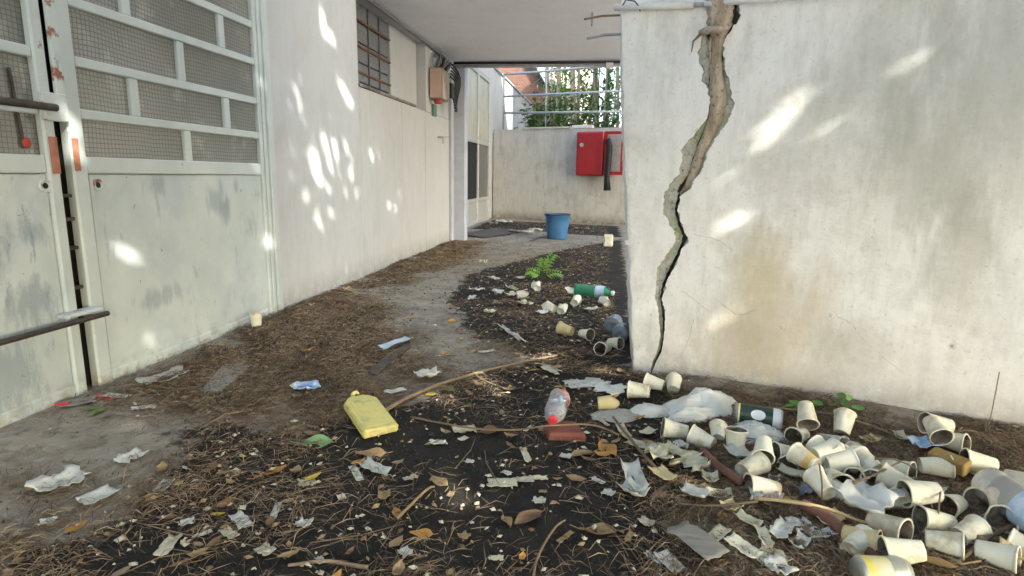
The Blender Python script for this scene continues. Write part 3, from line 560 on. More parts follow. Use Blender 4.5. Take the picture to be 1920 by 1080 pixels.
zs = list(np.arange(-.06, 1.5, .0055))+list(np.arange(1.5, 2.151, .05))
cw = MB(); ncol = None; rowlen = 0; matrows = []
def nz(z, s, f): return noise.noise(Vector((z*f, s*7.3, 2.2)))
for z in zs:
    zc = min(max(z, RZ[0]), RZ[-1]); a, b, c_, d_ = [float(np.interp(zc, RZ, u)) for u in RU]
    w = d_-a; fade = min(1, max(0, (z-RZ[0])/.06)); j = min(.010, .26*w); rooted = z > ROOT_Z
    a += j*(nz(z, 1, 45)+.6*nz(z, 9, 110)); d_ += j*(nz(z, 2, 45)+.6*nz(z, 8, 130)); b += .6*j*nz(z, 3, 60); c_ += .6*j*nz(z, 4, 60)
    b = max(b, a+.0006); c_ = max(c_, b+.0006); d_ = max(d_, c_+.0006); fade *= min(1, w/.012)
    e = edge_u(z); u_w = []                             # (u, depth, material of the strip to the right)
    for q in (.60, .40, .20, .06): u_w.append((None, q, 0))
    nl = 14
    for i in range(nl): u_w.append((e+(a-e)*i/nl, 0 if i else .004, 0))
    ch = (.009+.004*nz(z, 5, 30))*fade
    u_w += [(a, 0, 1), (a+min(.003, (b-a)*.3), ch, 1), (a+(b-a)*.6, ch*1.3+.006*fade*nz(z, 6, 50), 1), (b, ch*1.6+.004*fade, 2 if rooted else 1), (b+(c_-b)*(.12 if rooted else .3), (.05 if rooted else .018+.006*nz(z, 11, 70))*fade, 2), (b+(c_-b)*(.5 if rooted else .55), (.085 if rooted else .045)*fade, 2), (b+(c_-b)*.88, .055*fade, 2),
            (c_, ch*1.6+.003*fade, 1), (c_+(d_-c_)*.5, ch*1.2+.005*fade*nz(z, 7, 50), 1), (d_-min(.003, (d_-c_)*.3), ch, 1), (d_, 0, 0)]
    for i in range(1, 61): t = i/60; u_w.append((d_+(3.2-d_)*(.35*t+.65*t**2.2), 0, 0))
    matrows.append([m for _, _, m in u_w]); rowlen = len(u_w)
    for u, dp, m in u_w:
        if u is None: p = WP+WU*e+Vector((.02*dp, dp, 0)); p.x += .004*nz(z, dp, 22)
        else:
            p = WP+WU*u-WL_N*dp
            if dp == 0: p += WL_N*(.0035*noise.noise(Vector((u*5, z*5, 0)))+.0012*noise.noise(Vector((u*30, z*30, 0))))
        cw.v.append((p.x, p.y, z))
for r in range(len(zs)-1):
    for i in range(rowlen-1):
        cw.f.append((r*rowlen+i, r*rowlen+i+1, (r+1)*rowlen+i+1, (r+1)*rowlen+i)); cw.m.append(matrows[r][i])
WALL = thing('cracked_wall', WP+WU*1.2, 'dirty white rendered wall split by a long jagged crack', 'wall')
cw.obj('wall_face', [M['crackwall'], M['moss'], M['crack']], WALL, False)
core = MB(); cs = [WP+WU*.2-WL_N*.13, WP+WU*3.2-WL_N*.13, WP+WU*3.2-WL_N*.5, WP+WU*.35-WL_N*.5]
core.add([(p.x, p.y, z) for z in (-.06, 2.14) for p in cs], [(0,3,2,1),(4,5,6,7),(0,1,5,4),(1,2,6,5),(2,3,7,6),(3,0,4,7)]); core.obj('wall_core', M['crack'], WALL)

def wp(x, y, out=0.0): return on_right(x, y)+WL_N*out
def px2m(x, y): return (on_right(x, y)-Vector(CC)).dot(Vector(_f))/FPX
def smooth_path(P, R_, n=6):
    o, r = [], []
    for i in range(len(P)-1):
        p0, p1, p2, p3 = P[max(i-1, 0)], P[i], P[i+1], P[min(i+2, len(P)-1)]
        for j in range(n):
            t = j/n; o.append(.5*((2*p1)+(p2-p0)*t+(2*p0-5*p1+4*p2-p3)*t*t+(3*p1-p0-3*p2+p3)*t**3)); r.append(R_[i]+(R_[i+1]-R_[i])*t)
    return o+[P[-1]], r+[R_[-1]]
RT = [(1352,-70,29,-.01),(1352,-20,27,0),(1352,12,26,.0),(1350,42,23,0),(1345,72,13,-.012),(1342,98,11,-.016),(1342,130,13,-.018),(1343,160,15,-.02),(1345,188,16,-.02),(1341,212,15,-.022),(1334,238,13,-.022),(1324,260,12,-.024),(1313,284,11,-.026),(1305,308,11,-.028),(1296,332,10,-.03),(1284,352,7,-.034),(1272,365,3,-.04)]
rp, rr = smooth_path([wp(x, y, o) for x, y, r, o in RT], [r*px2m(x, y) for x, y, r, o in RT])
FT = thing('fig_tree', wp(1300, 350), 'tree whose knobbly root wedges into the crack of the white wall', 'tree')
top = wp(1352, -70, -.01); CN = SUN*3.0; E1 = Vector((.65, .76, 0)).normalized(); E2 = SUN.cross(E1).normalized()
if E2.z < 0: E2 = -E2
ctr = CN+E1*1.6+E2*2.2
up = [top+Vector((.02, .0, .35)), top+Vector((.15, -.05, .9)), top.lerp(ctr, .45)+Vector((0, 0, .5)), ctr]
up_s, up_r = smooth_path([top]+up, [rr[0], .075, .085, .07, .04])
MB().tube(rp, rr, 12, 0, True, .28).obj('root', M['root'], FT, True); MB().tube(up_s, up_r, 10, 0, True, .15).obj('trunk', M['bark'], FT, True)
lp, lr = smooth_path([wp(1314, 60, -.005), wp(1328, 61, .03), wp(1345, 60, .042), wp(1362, 55, .02), wp(1368, 42, -.01)], [.010, .013, .014, .013, .010]); MB().tube(lp, lr, 10, 0, True, .2).obj('root_loop', M['root'], FT, True)
lp, lr = smooth_path([wp(1333, 70, 0), wp(1331, 88, .004), wp(1331, 110, -.004), wp(1330, 128, -.012)], [.005, .005, .004, .003]); MB().tube(lp, lr, 6).obj('rootlet_and_hole', M['root'], FT, True)
for a in ((1316,62),(1300,78),(1297,98)), ((1375,20),(1384,30),(1376,44)): MB().tube([wp(*q, .004) for q in a], [.006, .003, .0015] if a[0][0] < 1350 else .009, 6).obj('rootlet_and_hole', M['twig'] if a[0][0] < 1350 else M['dark'], FT, True)  # second is a black tube standing in for the dark hole beside the root
# limbs
lm = MB()
for i in range(22):
    e = ctr+E1*U(-3.6, 3.4)+E2*U(-1.8, 2.4)+SUN*U(-.3,.3); m = ctr.lerp(e, .5)+Vector((0, 0, .25)); b0 = up_s[-1-rng.randrange(0, 8)]
    pts = [b0*(1-s)**2+m*2*s*(1-s)+e*s*s for s in [j/8 for j in range(9)]]; lm.tube(pts, [.035-.0036*j for j in range(9)], 6)
lm.obj('limbs', M['bark'], FT)
# crown: opaque mass of leaves; gaps cut so the sun lands in chosen flecks
PATCH = []                                                    # (centre, long half-axis vector, half width, normal)
def fleck_l(a, b, w): A, B = on_left(*a), on_left(*b); PATCH.append(((A+B)/2, (B-A)/2, w, Vector((1, 0, 0))))
def fleck_r(a, b, w): A, B = on_right(*a), on_right(*b); PATCH.append(((A+B)/2, (B-A)/2, w, WL_N))
def fleck_g(a, b, w): A, B = at(*a), at(*b); PATCH.append(((A+B)/2, (B-A)/2, w, Vector((0, 0, 1))))
for a, b, w in [((592,-5),(622,85),.05),((628,140),(668,205),.06),((538,135),(572,215),.045),((600,240),(640,340),.075),((583,255),(605,360),.07),((640,255),(662,300),.05),((650,310),(664,342),.04),((527,300),(540,335),.045),((586,395),(606,430),.05),((628,405),(648,435),.05),
                ((645,490),(655,535),.10),((492,445),(515,475),.06),((690,270),(702,305),.06),((715,365),(735,395),.05),((742,345),(757,380),.05),((738,385),(745,398),.045),((500,520),(510,545),.04),((480,140),(498,175),.04),((620,60),(632,90),.05)]: fleck_l(a, b, w)
for a, b, w in [((112,170),(160,320),.06),((120,225),(150,260),.05),((205,300),(225,320),.025),((210,455),(240,470),.035),((230,470),(275,480),.02),((270,620),(282,640),.03),((308,615),(320,632),.03),((338,570),(345,585),.014),((0,390),(12,425),.03),((60,425),(75,440),.02),((470,300),(490,320),.02),((80,615),(95,635),.02)]: fleck_l(a, b, w)
for _ in range(80):                                           # small broken flecks around the larger ones
    x = rng.gauss(610, 55); y = rng.gauss(290, 110); l = U(6, 26)
    if 505 < x < 760 and y < 480: fleck_l((x, y), (x+l*.38, y+l), U(.014, .036))
for _ in range(16):
    x = U(190, 480); y = U(350, 640); l = U(5, 16); fleck_l((x, y), (x+l*.5, y+l), U(.004, .016))
NLEFT = len(PATCH)
for a, b, w in [((1545,155),(1385,290),.026),((1425,390),(1340,430),.022),((1375,480),(1332,502),.018),((1390,560),(1325,610),.018),((1760,85),(1655,135),.014),((1570,245),(1500,275),.016),((1610,455),(1585,465),.012),((1400,320),(1330,355),.012),((1225,490),(1195,515),.006),((1235,540),(1190,560),.006),((1345,608),(1320,622),.012)]: fleck_r(a, b, w)
for a, b, w in [((885,700),(920,720),.03),((915,722),(945,745),.03),((985,672),(1035,668),.05),((1120,690),(1150,700),.05),((835,885),(850,950),.02),((860,930),(890,955),.015),((225,800),(245,808),.03),((700,840),(720,860),.015),((1275,905),(1310,920),.02),((800,735),(850,760),.03),((1450,950),(1475,955),.015),((640,545),(655,540),.06)]: fleck_g(a, b, w)
lf = MB(); r2 = random.Random(3); n_kept = 0
PA = [(c_, l_, l_.length, w_, n_) for c_, l_, w_, n_ in PATCH]
Cn = np.array([p[0][:] for p in PA]); Nn = np.array([p[4][:] for p in PA]); Ll = np.array([p[1].normalized()[:] for p in PA]); Lh = np.array([p[2] for p in PA]); Wh = np.array([p[3] for p in PA]); Sn = np.array(SUN[:])
NL = 130000; rs = np.random.RandomState(5)
a_ = rs.uniform(-2.4, 5.4, NL); b_ = rs.uniform(-1.2, 5.0, NL); c__ = rs.uniform(-.45, .45, NL)
PT = np.array(CN[:])+a_[:, None]*np.array(E1[:])+b_[:, None]*np.array(E2[:])+c__[:, None]*Sn
keep = np.ones(NL, bool)
def FN(al, pe, i):                                            # ragged outline of a fleck
    return .5+.5*np.sin(al*70+i*1.7+2*np.sin(pe*60+i))*np.cos(pe*95+al*31+i*.9)
for i in range(len(PA)):                                      # leaf shadow centre on that surface, against the fleck's ellipse
    t = ((PT-Cn[i])@Nn[i])/(Sn@Nn[i]); Q = PT-t[:, None]*Sn-Cn[i]
    al = Q@Ll[i]; pe = np.linalg.norm(Q-al[:, None]*Ll[i]-(Q@Nn[i])[:, None]*Nn[i], axis=1)
    keep &= ((al/(Lh[i]+(.06 if i >= NLEFT else .03)))**2+(pe/((Wh[i]+.044) if i >= NLEFT else (Wh[i]*.7+.022)))**2) > 1.22-.3*rs.uniform(0, 1, NL)**3-.6*FN(al, pe, i)
tg = PT[:, 2]/Sn[2]; GXs = PT-tg[:, None]*Sn
keep &= ~((GXs[:, 0] > .75) & (GXs[:, 1] > 2.75))       # leaves cleared so sun strikes the added bounce floor behind the wall
wl = (PT-np.array(WP[:]))@np.array(WL_N[:])
keep &= ~((wl < .25) & (PT[:, 2] < 2.4)) & (PT[:, 2] > 1.2) & (PT[:, 1] < 4.2) & ~((PT[:, 0] < 1.2) & (PT[:, 1] > .6) & (PT[:, 2] < 1.9))
PT = PT[keep]; n = len(PT); dirs = rs.normal(size=(n, 3)); dirs /= np.linalg.norm(dirs, axis=1)[:, None]
nrm = Sn*1.0+rs.normal(size=(n, 3))*.55; sd = np.cross(dirs, nrm); sd /= np.linalg.norm(sd, axis=1)[:, None]; dirs = np.cross(sd, nrm); dirs /= np.linalg.norm(dirs, axis=1)[:, None]
L_ = rs.uniform(.10, .15, n)[:, None]
V = np.stack([PT-dirs*L_*.5, PT+sd*L_*.30, PT+dirs*L_*.5, PT-sd*L_*.30], 1).reshape(-1, 3)
me = bpy.data.meshes.new('crown'); me.from_pydata(V.tolist(), [], [(4*i, 4*i+1, 4*i+2, 4*i+3) for i in range(n)]); me.materials.append(M['canopy'])
cr = bpy.data.objects.new('crown', me); COL.objects.link(cr); cr.parent = FT; cr.matrix_parent_inverse = FT.matrix_basis.inverted(); cr['kind'] = 'stuff'

# white conduit along the top of the cracked wall
cp = thing('wall_conduit', wp(1165, 17), 'white plastic conduit and thin cable strung across the cracked wall', 'conduit')
MB().tube([wp(1156, 17, .02), wp(1230, 14.5, .02), wp(1303, 12, .02)], .0125, 10).obj('conduit', M['pvc'], cp, True); MB().tube([wp(1300, 12, .02), wp(1326, 11.5, .02)], .008, 8).obj('coupling', M['pipe_grey'], cp, True)
MB().tube([wp(1324, 13, .035), wp(1420, 6, .035), wp(1560, -5, .03), wp(1760, -22, .02)], .009, 8).obj('cable_cover', M['pvc'], cp, True)
MB().tube([wp(1172, 14, .03), wp(1180, 5, .04), wp(1195, 7, .035), wp(1202, 16, .03), wp(1203, 24, .02)], .0025, 5).obj('wire', M['cable'], cp, True)
for ln in (((1277,545),(1300,560),(1330,585)), ((1570,592),(1600,612),(1622,640),(1655,668),(1700,705)), ((1262,690),(1290,640),(1300,600)), ((1340,560),(1385,590),(1420,580)), ((1375,470),(1345,450),(1300,440)), ((1310,240),(1285,262),(1262,270)), ((1395,640),(1420,668),(1475,690))):
    q_, _ = smooth_path([wp(*q, -.0002) for q in ln], [0]*len(ln), 8); MB().tube([p_+Vector((U(-.002,.002), 0, U(-.002,.002))) for p_ in q_], .0011, 4).obj('hairline_crack', M['moss'], WALL)
for (x, y), s_ in (((1467,612),.010), ((1560,590),.008), ((1600,575),.007), ((1790,650),.008), ((1180,330),.010), ((1176,455),.012)):
    m_ = MB(); c0 = wp(x, y, .0024)
    ring_ = [c0+WU*(s_*U(.5, 1.1)*math.cos(a))+Vector((0, 0, s_*U(.5, 1.3)*math.sin(a))) for a in [j*.57 for j in range(11)]]; ins_ = [c0.lerp(r_, .8)+WL_N*.0022 for r_ in ring_]
    m_.add(ring_+ins_, [tuple(range(11, 22))]+[(j, (j+1) % 11, 11+(j+1) % 11, 11+j) for j in range(11)]); m_.obj('plaster_blister', M['crackwall'], WALL)
# thin twigs standing against that wall
tag(MB().tube(smooth_path([at(1815, 818), wp(1845, 790, .04), wp(1862, 740, .02), wp(1872, 695, .012)], [.004, .004, .003, .002])[0], .0015, 5).obj('dry_twig', M['twig']), 'thin bare twig leaning up the white wall behind the cups', 'twig')

# ================================================================ litter: single things
CUP_L, CUP_T, CUP_B = .074, .0305, .021
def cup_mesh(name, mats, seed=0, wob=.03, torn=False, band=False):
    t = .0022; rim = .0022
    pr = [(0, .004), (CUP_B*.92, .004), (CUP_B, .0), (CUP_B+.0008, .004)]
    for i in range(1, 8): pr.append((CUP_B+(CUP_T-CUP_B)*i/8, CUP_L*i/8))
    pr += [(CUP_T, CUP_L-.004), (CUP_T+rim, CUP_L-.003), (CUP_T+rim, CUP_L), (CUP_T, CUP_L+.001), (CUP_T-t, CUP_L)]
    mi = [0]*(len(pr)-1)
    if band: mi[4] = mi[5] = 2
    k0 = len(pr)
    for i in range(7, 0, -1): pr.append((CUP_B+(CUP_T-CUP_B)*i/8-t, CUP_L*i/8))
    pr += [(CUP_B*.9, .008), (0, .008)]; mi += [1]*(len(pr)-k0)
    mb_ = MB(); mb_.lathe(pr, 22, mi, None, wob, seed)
    if torn:                                                  # ragged mouth
        for i, v in enumerate(mb_.v):
            if v[2] > CUP_L*.6: a = math.atan2(v[1], v[0]); mb_.v[i] = (v[0], v[1], min(v[2], CUP_L*(.80+.18*math.sin(3*a+seed)+.06*math.sin(11*a))))
    return mb_.mesh(name, mats, True)
CUPM = [cup_mesh('cup', [M['foam'], M['foam_in']], i, w) for i, w in enumerate((.03, .08, .16, .26))]
CUPY = cup_mesh('cup_yellowed', [M['foam_yellow'], M['foam_in']], 5, .03); CUPB = cup_mesh('cup_banded', [M['foam'], M['foam_in'], M['foam_band']], 2, .04, False, True); CUPT = cup_mesh('cup_torn', [M['foam_yellow'], M['foam_in']], 4, .12, True)
CUPR = [cup_mesh('cup_crushed', [M['foam'], M['foam_in']], q, .42, True) for q in (11, 12, 13)]
CUPC = cup_mesh('cup_clear', [M['pet_clear'], M['pet_clear']], 7, .12)
ncup = [0]
def cup(m, b, label, group=None, s=1.0, mesh=None, lift=0.0, pitch=None):
    i = ncup[0]; ncup[0] += 1
    Mo, Ba = at(*m, .035), at(*b, .028); d = Mo-Ba; az = math.atan2(d.y, d.x); c0 = (Mo+Ba)/2
    if pitch is None: pitch = -math.atan((CUP_T-CUP_B)/CUP_L)*-1   # base end dips: the side lies flat on the ground
    s *= U(.93, 1.06)
    ax = Vector((math.cos(az)*math.cos(pitch), math.sin(az)*math.cos(pitch), math.sin(pitch)))
    o = bpy.data.objects.new('foam_cup', mesh or CUPM[(i*7) % 4]); COL.objects.link(o)
    R3 = ax.to_track_quat('Z', 'X').to_matrix().to_4x4() @ Matrix.Rotation(i*2.1, 4, 'Z')
    lo = min(((R3 @ Vector(v.co))*s).z for v in o.data.vertices)
    base = c0-ax*(CUP_L*.5*s); g0 = max(gh(c0.x, c0.y), gh(base.x, base.y))
    o.matrix_basis = Matrix.Translation((base.x, base.y, g0+lift-lo-.003)) @ R3 @ Matrix.Scale(s, 4)
    tag(o, label, 'cup', group or 'discarded foam cups'); return o
HEAP = 'off-white foam cup lying on its side in the tangle of cups below the wall'
G2 = 'look-alike cups in the heap'
cup((1208,712),(1247,720), 'white foam cup lying right under the foot of the crack')
cup((1264,704),(1262,734), 'white foam cup at the wall foot, base outward, beside the crack', pitch=.35)
cup((1179,729),(1217,738), 'white foam cup on its side by the wall corner', pitch=-.05)
cup((1164,752),(1120,754), 'yellowed foam cup with a ragged torn rim beside the pale paper sheet', mesh=CUPT)
cup((1242,800),(1290,807), 'foam cup in front of the white plastic bag, rim turned to the brick shard', s=.98)
cup((1297,812),(1338,828), 'foam cup slanting downward in front of the white plastic bag', s=.98)
cup((1380,820),(1378,842), 'foam cup standing upright beside the white plastic bag', pitch=1.45, s=.95)
cup((1347,790),(1347,822), 'white foam cup tucked half under the plastic bag', pitch=.3, s=.9)
cup((1430,885),(1429,843), 'foam cup with its dark mouth down, propped over another cup', pitch=-.35, lift=.03)
cup((1403,908),(1457,913), 'wide-mouthed foam cup under the propped dark-mouthed cup', s=1.02)
cup((1450,847),(1502,848), HEAP, G2)
cup((1484,816),(1512,806), 'foam cup holding dark dregs, mouth toward the green can', s=.9)
cup((1518,816),(1502,786), 'foam cup leaning on the cup of dark dregs', lift=.03, pitch=-.6)
cup((1586,780),(1575,812), 'rounded foam cup tilted up alone against the wall foot', pitch=.75)
cup((1580,834),(1538,822), 'clear crushed plastic cup among the foam cups', mesh=CUPC)
cup((1586,852),(1534,844), HEAP, G2)
cup((1486,862),(1530,888), 'foam cup with a yellow-orange band around it', mesh=CUPB, lift=.03, s=1.0)
cup((1515,893),(1563,942), 'long foam cup sliding off the front of the heap, base down', lift=.02, s=.98, pitch=.2)
cup((1592,872),(1548,880), HEAP, G2, lift=.02); cup((1612,864),(1642,888), 'foam cup on top of the heap, base toward the wood block', lift=.02)
cup((1582,912),(1556,886), 'foam cup with grey-smeared mouth facing out of the heap', s=1.0); cup((1596,898),(1625,876), HEAP, G2)
cup((1560,862),(1530,872), HEAP, G2, lift=.035); cup((1608,842),(1570,858), HEAP, G2)
cup((1710,884),(1655,868), 'cracked foam cup in front of the light-blue wrapper'); cup((1658,896),(1705,918), 'foam cup with open mouth leaning across the cracked cup', lift=.015, s=1.0)
cup((1700,940),(1748,946), 'foam cup with a brown burnt mouth facing outward', pitch=-.1, s=1.0, lift=.02)
cup((1732,803),(1780,805), 'foam cup lying flat against the wall, farthest of its cluster', lift=.02); cup((1765,838),(1738,812), 'foam cup leaning over the light-blue wrapper', lift=.025, pitch=-.3)
cup((1803,834),(1768,824), 'foam cup with open mouth turned along the wall', lift=.01); cup((1815,866),(1856,876), 'foam cup with a round dark soil-filled mouth', s=1.02, lift=.01)
cup((1784,878),(1724,874), 'foam cup lying behind the wood block', s=1.0, lift=.01)
cup((1830,938),(1880,936), 'foam cup under the clear bottle, mouth away from the wall', s=1.0); cup((1866,985),(1916,958), 'foam cup with a wide dark mouth below the clear bottle', s=.98, lift=.01)
cup((1716,966),(1796,978), 'long foam cup lying behind the pale ribbed cup', s=.98); cup((1693,994),(1638,972), 'foam cup with grey mouth above the yellowed cup', s=.98)
cup((1650,1016),(1582,994), 'yellowed foam cup beside the red-brown stick', mesh=CUPY, s=.98); cup((1668,1042),(1712,1052), 'foam cup with a black hollow mouth in front of the yellowed cup', s=.98, pitch=-.15, lift=.015)
cup((1808,1022),(1735,1004), 'pale ribbed foam cup with doubled rim beside dry leaves', s=.98)
cup((1900,1010),(1960,1040), HEAP, G2, s=1.0); cup((1935,905),(1900,895), HEAP, G2)
for k_, (a, b, l) in enumerate((((1470,870),(1505,860),.0),((1556,905),(1590,925),.0),((1632,905),(1655,880),.0),((1690,925),(1650,935),.0),((1848,905),(1872,890),.0),((1770,945),(1800,935),.0),((1620,1005),(1600,1022),.0),((1535,855),(1555,870),.03),((1575,868),(1552,858),.03),((1420,868),(1396,880),.0),((1832,985),(1800,1000),.0),((1890,1040),(1850,1030),.0))):
    cup(a, b, HEAP if k_ % 4 else 'crushed foam cup with a torn mouth in the heap of cups', G2 if k_ % 4 else 'crushed cups in the heap', lift=l, s=U(.88, 1.0), mesh=None if k_ % 4 else CUPR[k_ % 3])
UP = 'crushed and torn cream foam cup strewn on the dark soil of the passage'
cup((1166,642),(1140,637), 'foam cup with a dark round mouth against the wall corner in the passage', s=1.0); cup((1118,655),(1146,646), 'squat dirty cream cup in front of the dark-mouthed passage cup', s=1.0); cup((1112,628),(1085,620), 'grey-mouthed cup at the end of the muddy cup row'); cup((1044,612),(1078,621), 'mud-coloured cup at the start of the muddy cup row', mesh=CUPY)
for a, b in (((1128,560),(1143,570)), ((1060,572),(1048,584)), ((1022,574),(1038,580)), ((992,550),(968,552)), ((1004,530),(1009,542)), ((1084,560),(1075,570)), ((1062,545),(1076,547))): cup(a, b, UP, 'cups strewn on the passage soil', s=1.1, mesh=CUPR[ncup[0] % 3])
cup((481,594),(480,612), 'white foam cup standing against the foot of the gate jamb', pitch=1.4)

# ---- bottles, can, bucket, jug
def axis_place(o, p, q, r, lift=0.0, roll=0.0, pitch=0.0):
    A, B = at(*p, r), at(*q, r); d = B-A; az = math.atan2(d.y, d.x); ax = Vector((math.cos(az)*math.cos(pitch), math.sin(az)*math.cos(pitch), math.sin(pitch)))
    o.matrix_basis = Matrix.Translation(A+Vector((0, 0, lift))) @ ax.to_track_quat('Z', 'X').to_matrix().to_4x4() @ Matrix.Rotation(roll, 4, 'Z'); return (B-A).length
def local(mb_, name, mats, par, smooth=True):
    o = bpy.data.objects.new(name, mb_.mesh(name, mats, smooth)); COL.objects.link(o); o.parent = par; return o
def bottle(p, q, L, r, mat, label, cat='bottle', lab=None, cap=None, crush=.06, seed=1, labz=(.35, .62), lift=0.0, pitch=0.0):
    t = thing('plastic_bottle', (0, 0, 0), label, cat); axis_place(t, p, q, r, lift, seed, pitch)
    pr = [(0, .006), (r*.6, .0), (r*.95, .004), (r, .02)]+[(r*(1-.05*(i % 2)), L*(.1+.06*i)) for i in range(10)]+[(r*.92, L*.74), (r*.65, L*.83), (r*.38, L*.90), (.0135, L*.93), (.0135, L*.985), (0, L*.985)]
    local(MB().lathe(pr, 18, 0, None, crush, seed), 'bottle_body', M[mat], t)
    if lab: local(MB().lathe([(r*1.02, L*labz[0]), (r*1.03, L*(labz[0]+labz[1])/2), (r*1.02, L*labz[1])], 18, 0, None, crush, seed), 'bottle_label', M[lab], t)
    if cap: local(MB().lathe([(.0155, L*.94), (.0158, L*1.0), (.012, L*1.01), (0, L*1.01)], 14), 'bottle_cap', M[cap], t)
    return t
bottle((1078,543), (1150,549), .27, .042, 'pet_green', 'green plastic bottle with a white and blue label lying by the passage wall', lab='label_blue', cap='label_white', labz=(.55, .78))
bottle((1146,612), (1158,598), .16, .042, 'pet_dark', 'dusty dark plastic bottle propped against the corner of the wall', crush=.12, seed=3)
bottle((1162,628), (1168,612), .15, .040, 'pet_dark', 'dusty dark bottle stub in front of the other dark bottle', crush=.1, seed=5)
bottle((1850,915), (1945,985), .25, .046, 'pet_clear', 'crumpled clear plastic bottle with a blue-white label among cups', lab='label_blue', crush=.12, seed=6, labz=(.45, .80), lift=.012)
t = bottle((1050,752), (1034,800), .20, .036, 'pet_clear', 'crushed clear bottle with a bright red cap on a brick shard', cap='cap_red', crush=.28, seed=4, lift=.012)
cl = MB(); cl.quadgrid(6, 4, lambda u, v: (.030*math.cos(u*2.2+.4)+.006*math.sin(9*u), .030*math.sin(u*2.2+.4), -.01+v*.06+.012*math.sin(u*7))); solid(local(cl, 'label_remnant', M['cap_red'], t), .001)
# drinks can
ct = thing('drinks_can', (0, 0, 0), 'dark green drinks can with a white emblem lying beside the plastic bag', 'can'); axis_place(ct, (1376,775), (1448,786), .033, .004, 1.1)
r = .033; Lc = .145
local(MB().lathe([(r*.86, .004), (r*.9, .0), (r, .010), (r, Lc*.80)], 24, [1, 1, 0]), 'can_body', [M['can_green'], M['tin']], ct); local(MB().lathe([(r*1.004, Lc*.80), (r*1.004, Lc*.93), (r*.88, Lc), (r*.84, Lc-.004), (0, Lc-.004)], 24, [0, 0, 1, 1]), 'can_shoulder', [M['label_white'], M['tin']], ct); local(MB().lathe([(0, .008), (r*.7, .008), (r*.86, .004)], 24), 'can_end', M['tin'], ct)
local(MB().lathe([(r*1.006, .012), (r*1.006, .018)], 24), 'gold_ring', M['wrap_yellow'], ct)
em = MB(); ring = [(0, 0)]+[(q_*math.cos(a*math.pi/8), q_*math.sin(a*math.pi/8)) for q_ in (.35, .7, 1) for a in range(16)]
for sidea in (0.0, math.pi*.55, math.pi*1.2):
    em = MB(); em.add([((r*1.022)*math.cos(sidea+y*.5), (r*1.022)*math.sin(sidea+y*.5), Lc*.5+x*.022) for x, y in ring], [(0, 1+i, 1+(i+1) % 16) for i in range(16)]+[(1+16*q_+i, 17+16*q_+i, 17+16*q_+(i+1) % 16, 1+16*q_+(i+1) % 16) for q_ in (0, 1) for i in range(16)])
    local(em, 'emblem', M['label_white'], ct)
yc = thing('drinks_can', (0, 0, 0), 'yellow and red crushed can at the near end of the red-brown stick', 'can'); axis_place(yc, (1605,1072), (1650,1072), .03, .0, .3)
local(MB().lathe([(0, .004), (.026, .0), (.031, .008), (.030, .06)], 20, [2, 2, 0], None, .1, 3), 'can_body', [M['wrap_yellow'], M['cap_red'], M['tin']], yc); local(MB().lathe([(.0305, .06), (.031, .085), (.026, .10), (0, .098)], 20, 0, None, .1, 3), 'can_shoulder', M['tin'], yc)
# bucket
B0 = at(1044, 447); bk = thing('bucket', B0, 'blue plastic bucket standing near the back wall', 'bucket')
sc = 46/FPX*7.55/2
pr = [(0, .012), (sc*.78, .012), (sc*.80, 0), (sc*.82, .006), (sc*.9, sc*1.0), (sc*.97, sc*1.85), (sc*1.04, sc*1.87), (sc*1.05, sc*2.0), (sc*.98, sc*2.02), (sc*.96, sc*1.95), (sc*.80, .03), (0, .03)]
local(MB().lathe(pr, 28), 'bucket_body', M['blue'], bk); local(MB().lathe([(sc*1.055, sc*1.93), (sc*1.065, sc*2.0), (sc*1.0, sc*2.035), (sc*.97, sc*2.0)], 28), 'bucket_rim', M['hose'], bk)
hd = MB().tube([(sc*1.04*math.cos(a), sc*1.04*math.sin(a)*.98, sc*1.85-abs(math.sin(a))*sc*.28) for a in [math.pi*j/14 for j in range(15)]], .004, 6); local(hd, 'bucket_handle', M['cable_grey'], bk)
# yellow jug
yj = thing('jug', (0, 0, 0), 'flat yellow plastic jug lying on its face in the needles', 'jug')
A, B = at(715, 818), at(663, 762); d = B-A; az = math.atan2(d.y, d.x); L_ = d.length*.92; W_ = .056; print('jug', L_)
yj.matrix_basis = Matrix.Translation((A.x, A.y, gh(A.x, A.y)+.002)) @ Matrix.Rotation(az, 4, 'Z') @ Matrix.Rotation(-.12, 4, 'Y')
jm_ = MB(); jm_.bbox((0, -W_, 0), (L_*.80, W_, .026), .006); o = local(jm_, 'jug_body', M['yellow_plastic'], yj, False); bv = o.modifiers.new('b', 'BEVEL'); bv.width = .003; bv.segments = 2
sh = MB(); secs = [(L_*.80, W_-.006, .003, .024), (L_*.90, W_*.62, .006, .022), (L_*.94, .018, .007, .022)]
sh.v = [(x, y, z) for x, w, z0_, z1_ in secs for y, z in ((-w, z0_), (w, z0_), (w, z1_), (-w, z1_))]; sh.f = [(i*4+a, i*4+(a+1) % 4, i*4+4+(a+1) % 4, i*4+4+a) for i in range(2) for a in range(4)]+[(8, 9, 10, 11)]; sh.m = [0]*len(sh.f); local(sh, 'jug_shoulder', M['yellow_plastic'], yj, False)
local(MB().lathe([(.013, 0), (.013, .016), (.0145, .016), (.0145, .026), (0, .027)], 14, 0, Matrix.Translation((L_*.935, 0, .015)) @ Matrix.Rotation(math.pi/2, 4, 'Y')), 'jug_neck', M['yellow_plastic'], yj)
for i in range(3): local(MB().bbox((-.0035, -W_+.016+i*.028, .008), (-.0005, -W_+.036+i*.028, .021), .001), 'base_rib', M['foam_yellow'], yj, False)
local(MB().bbox((.02, -W_+.018, .0262), (L_*.72, W_-.018, .0274), .001), 'raised_panel', M['yellow_plastic'], yj, False)

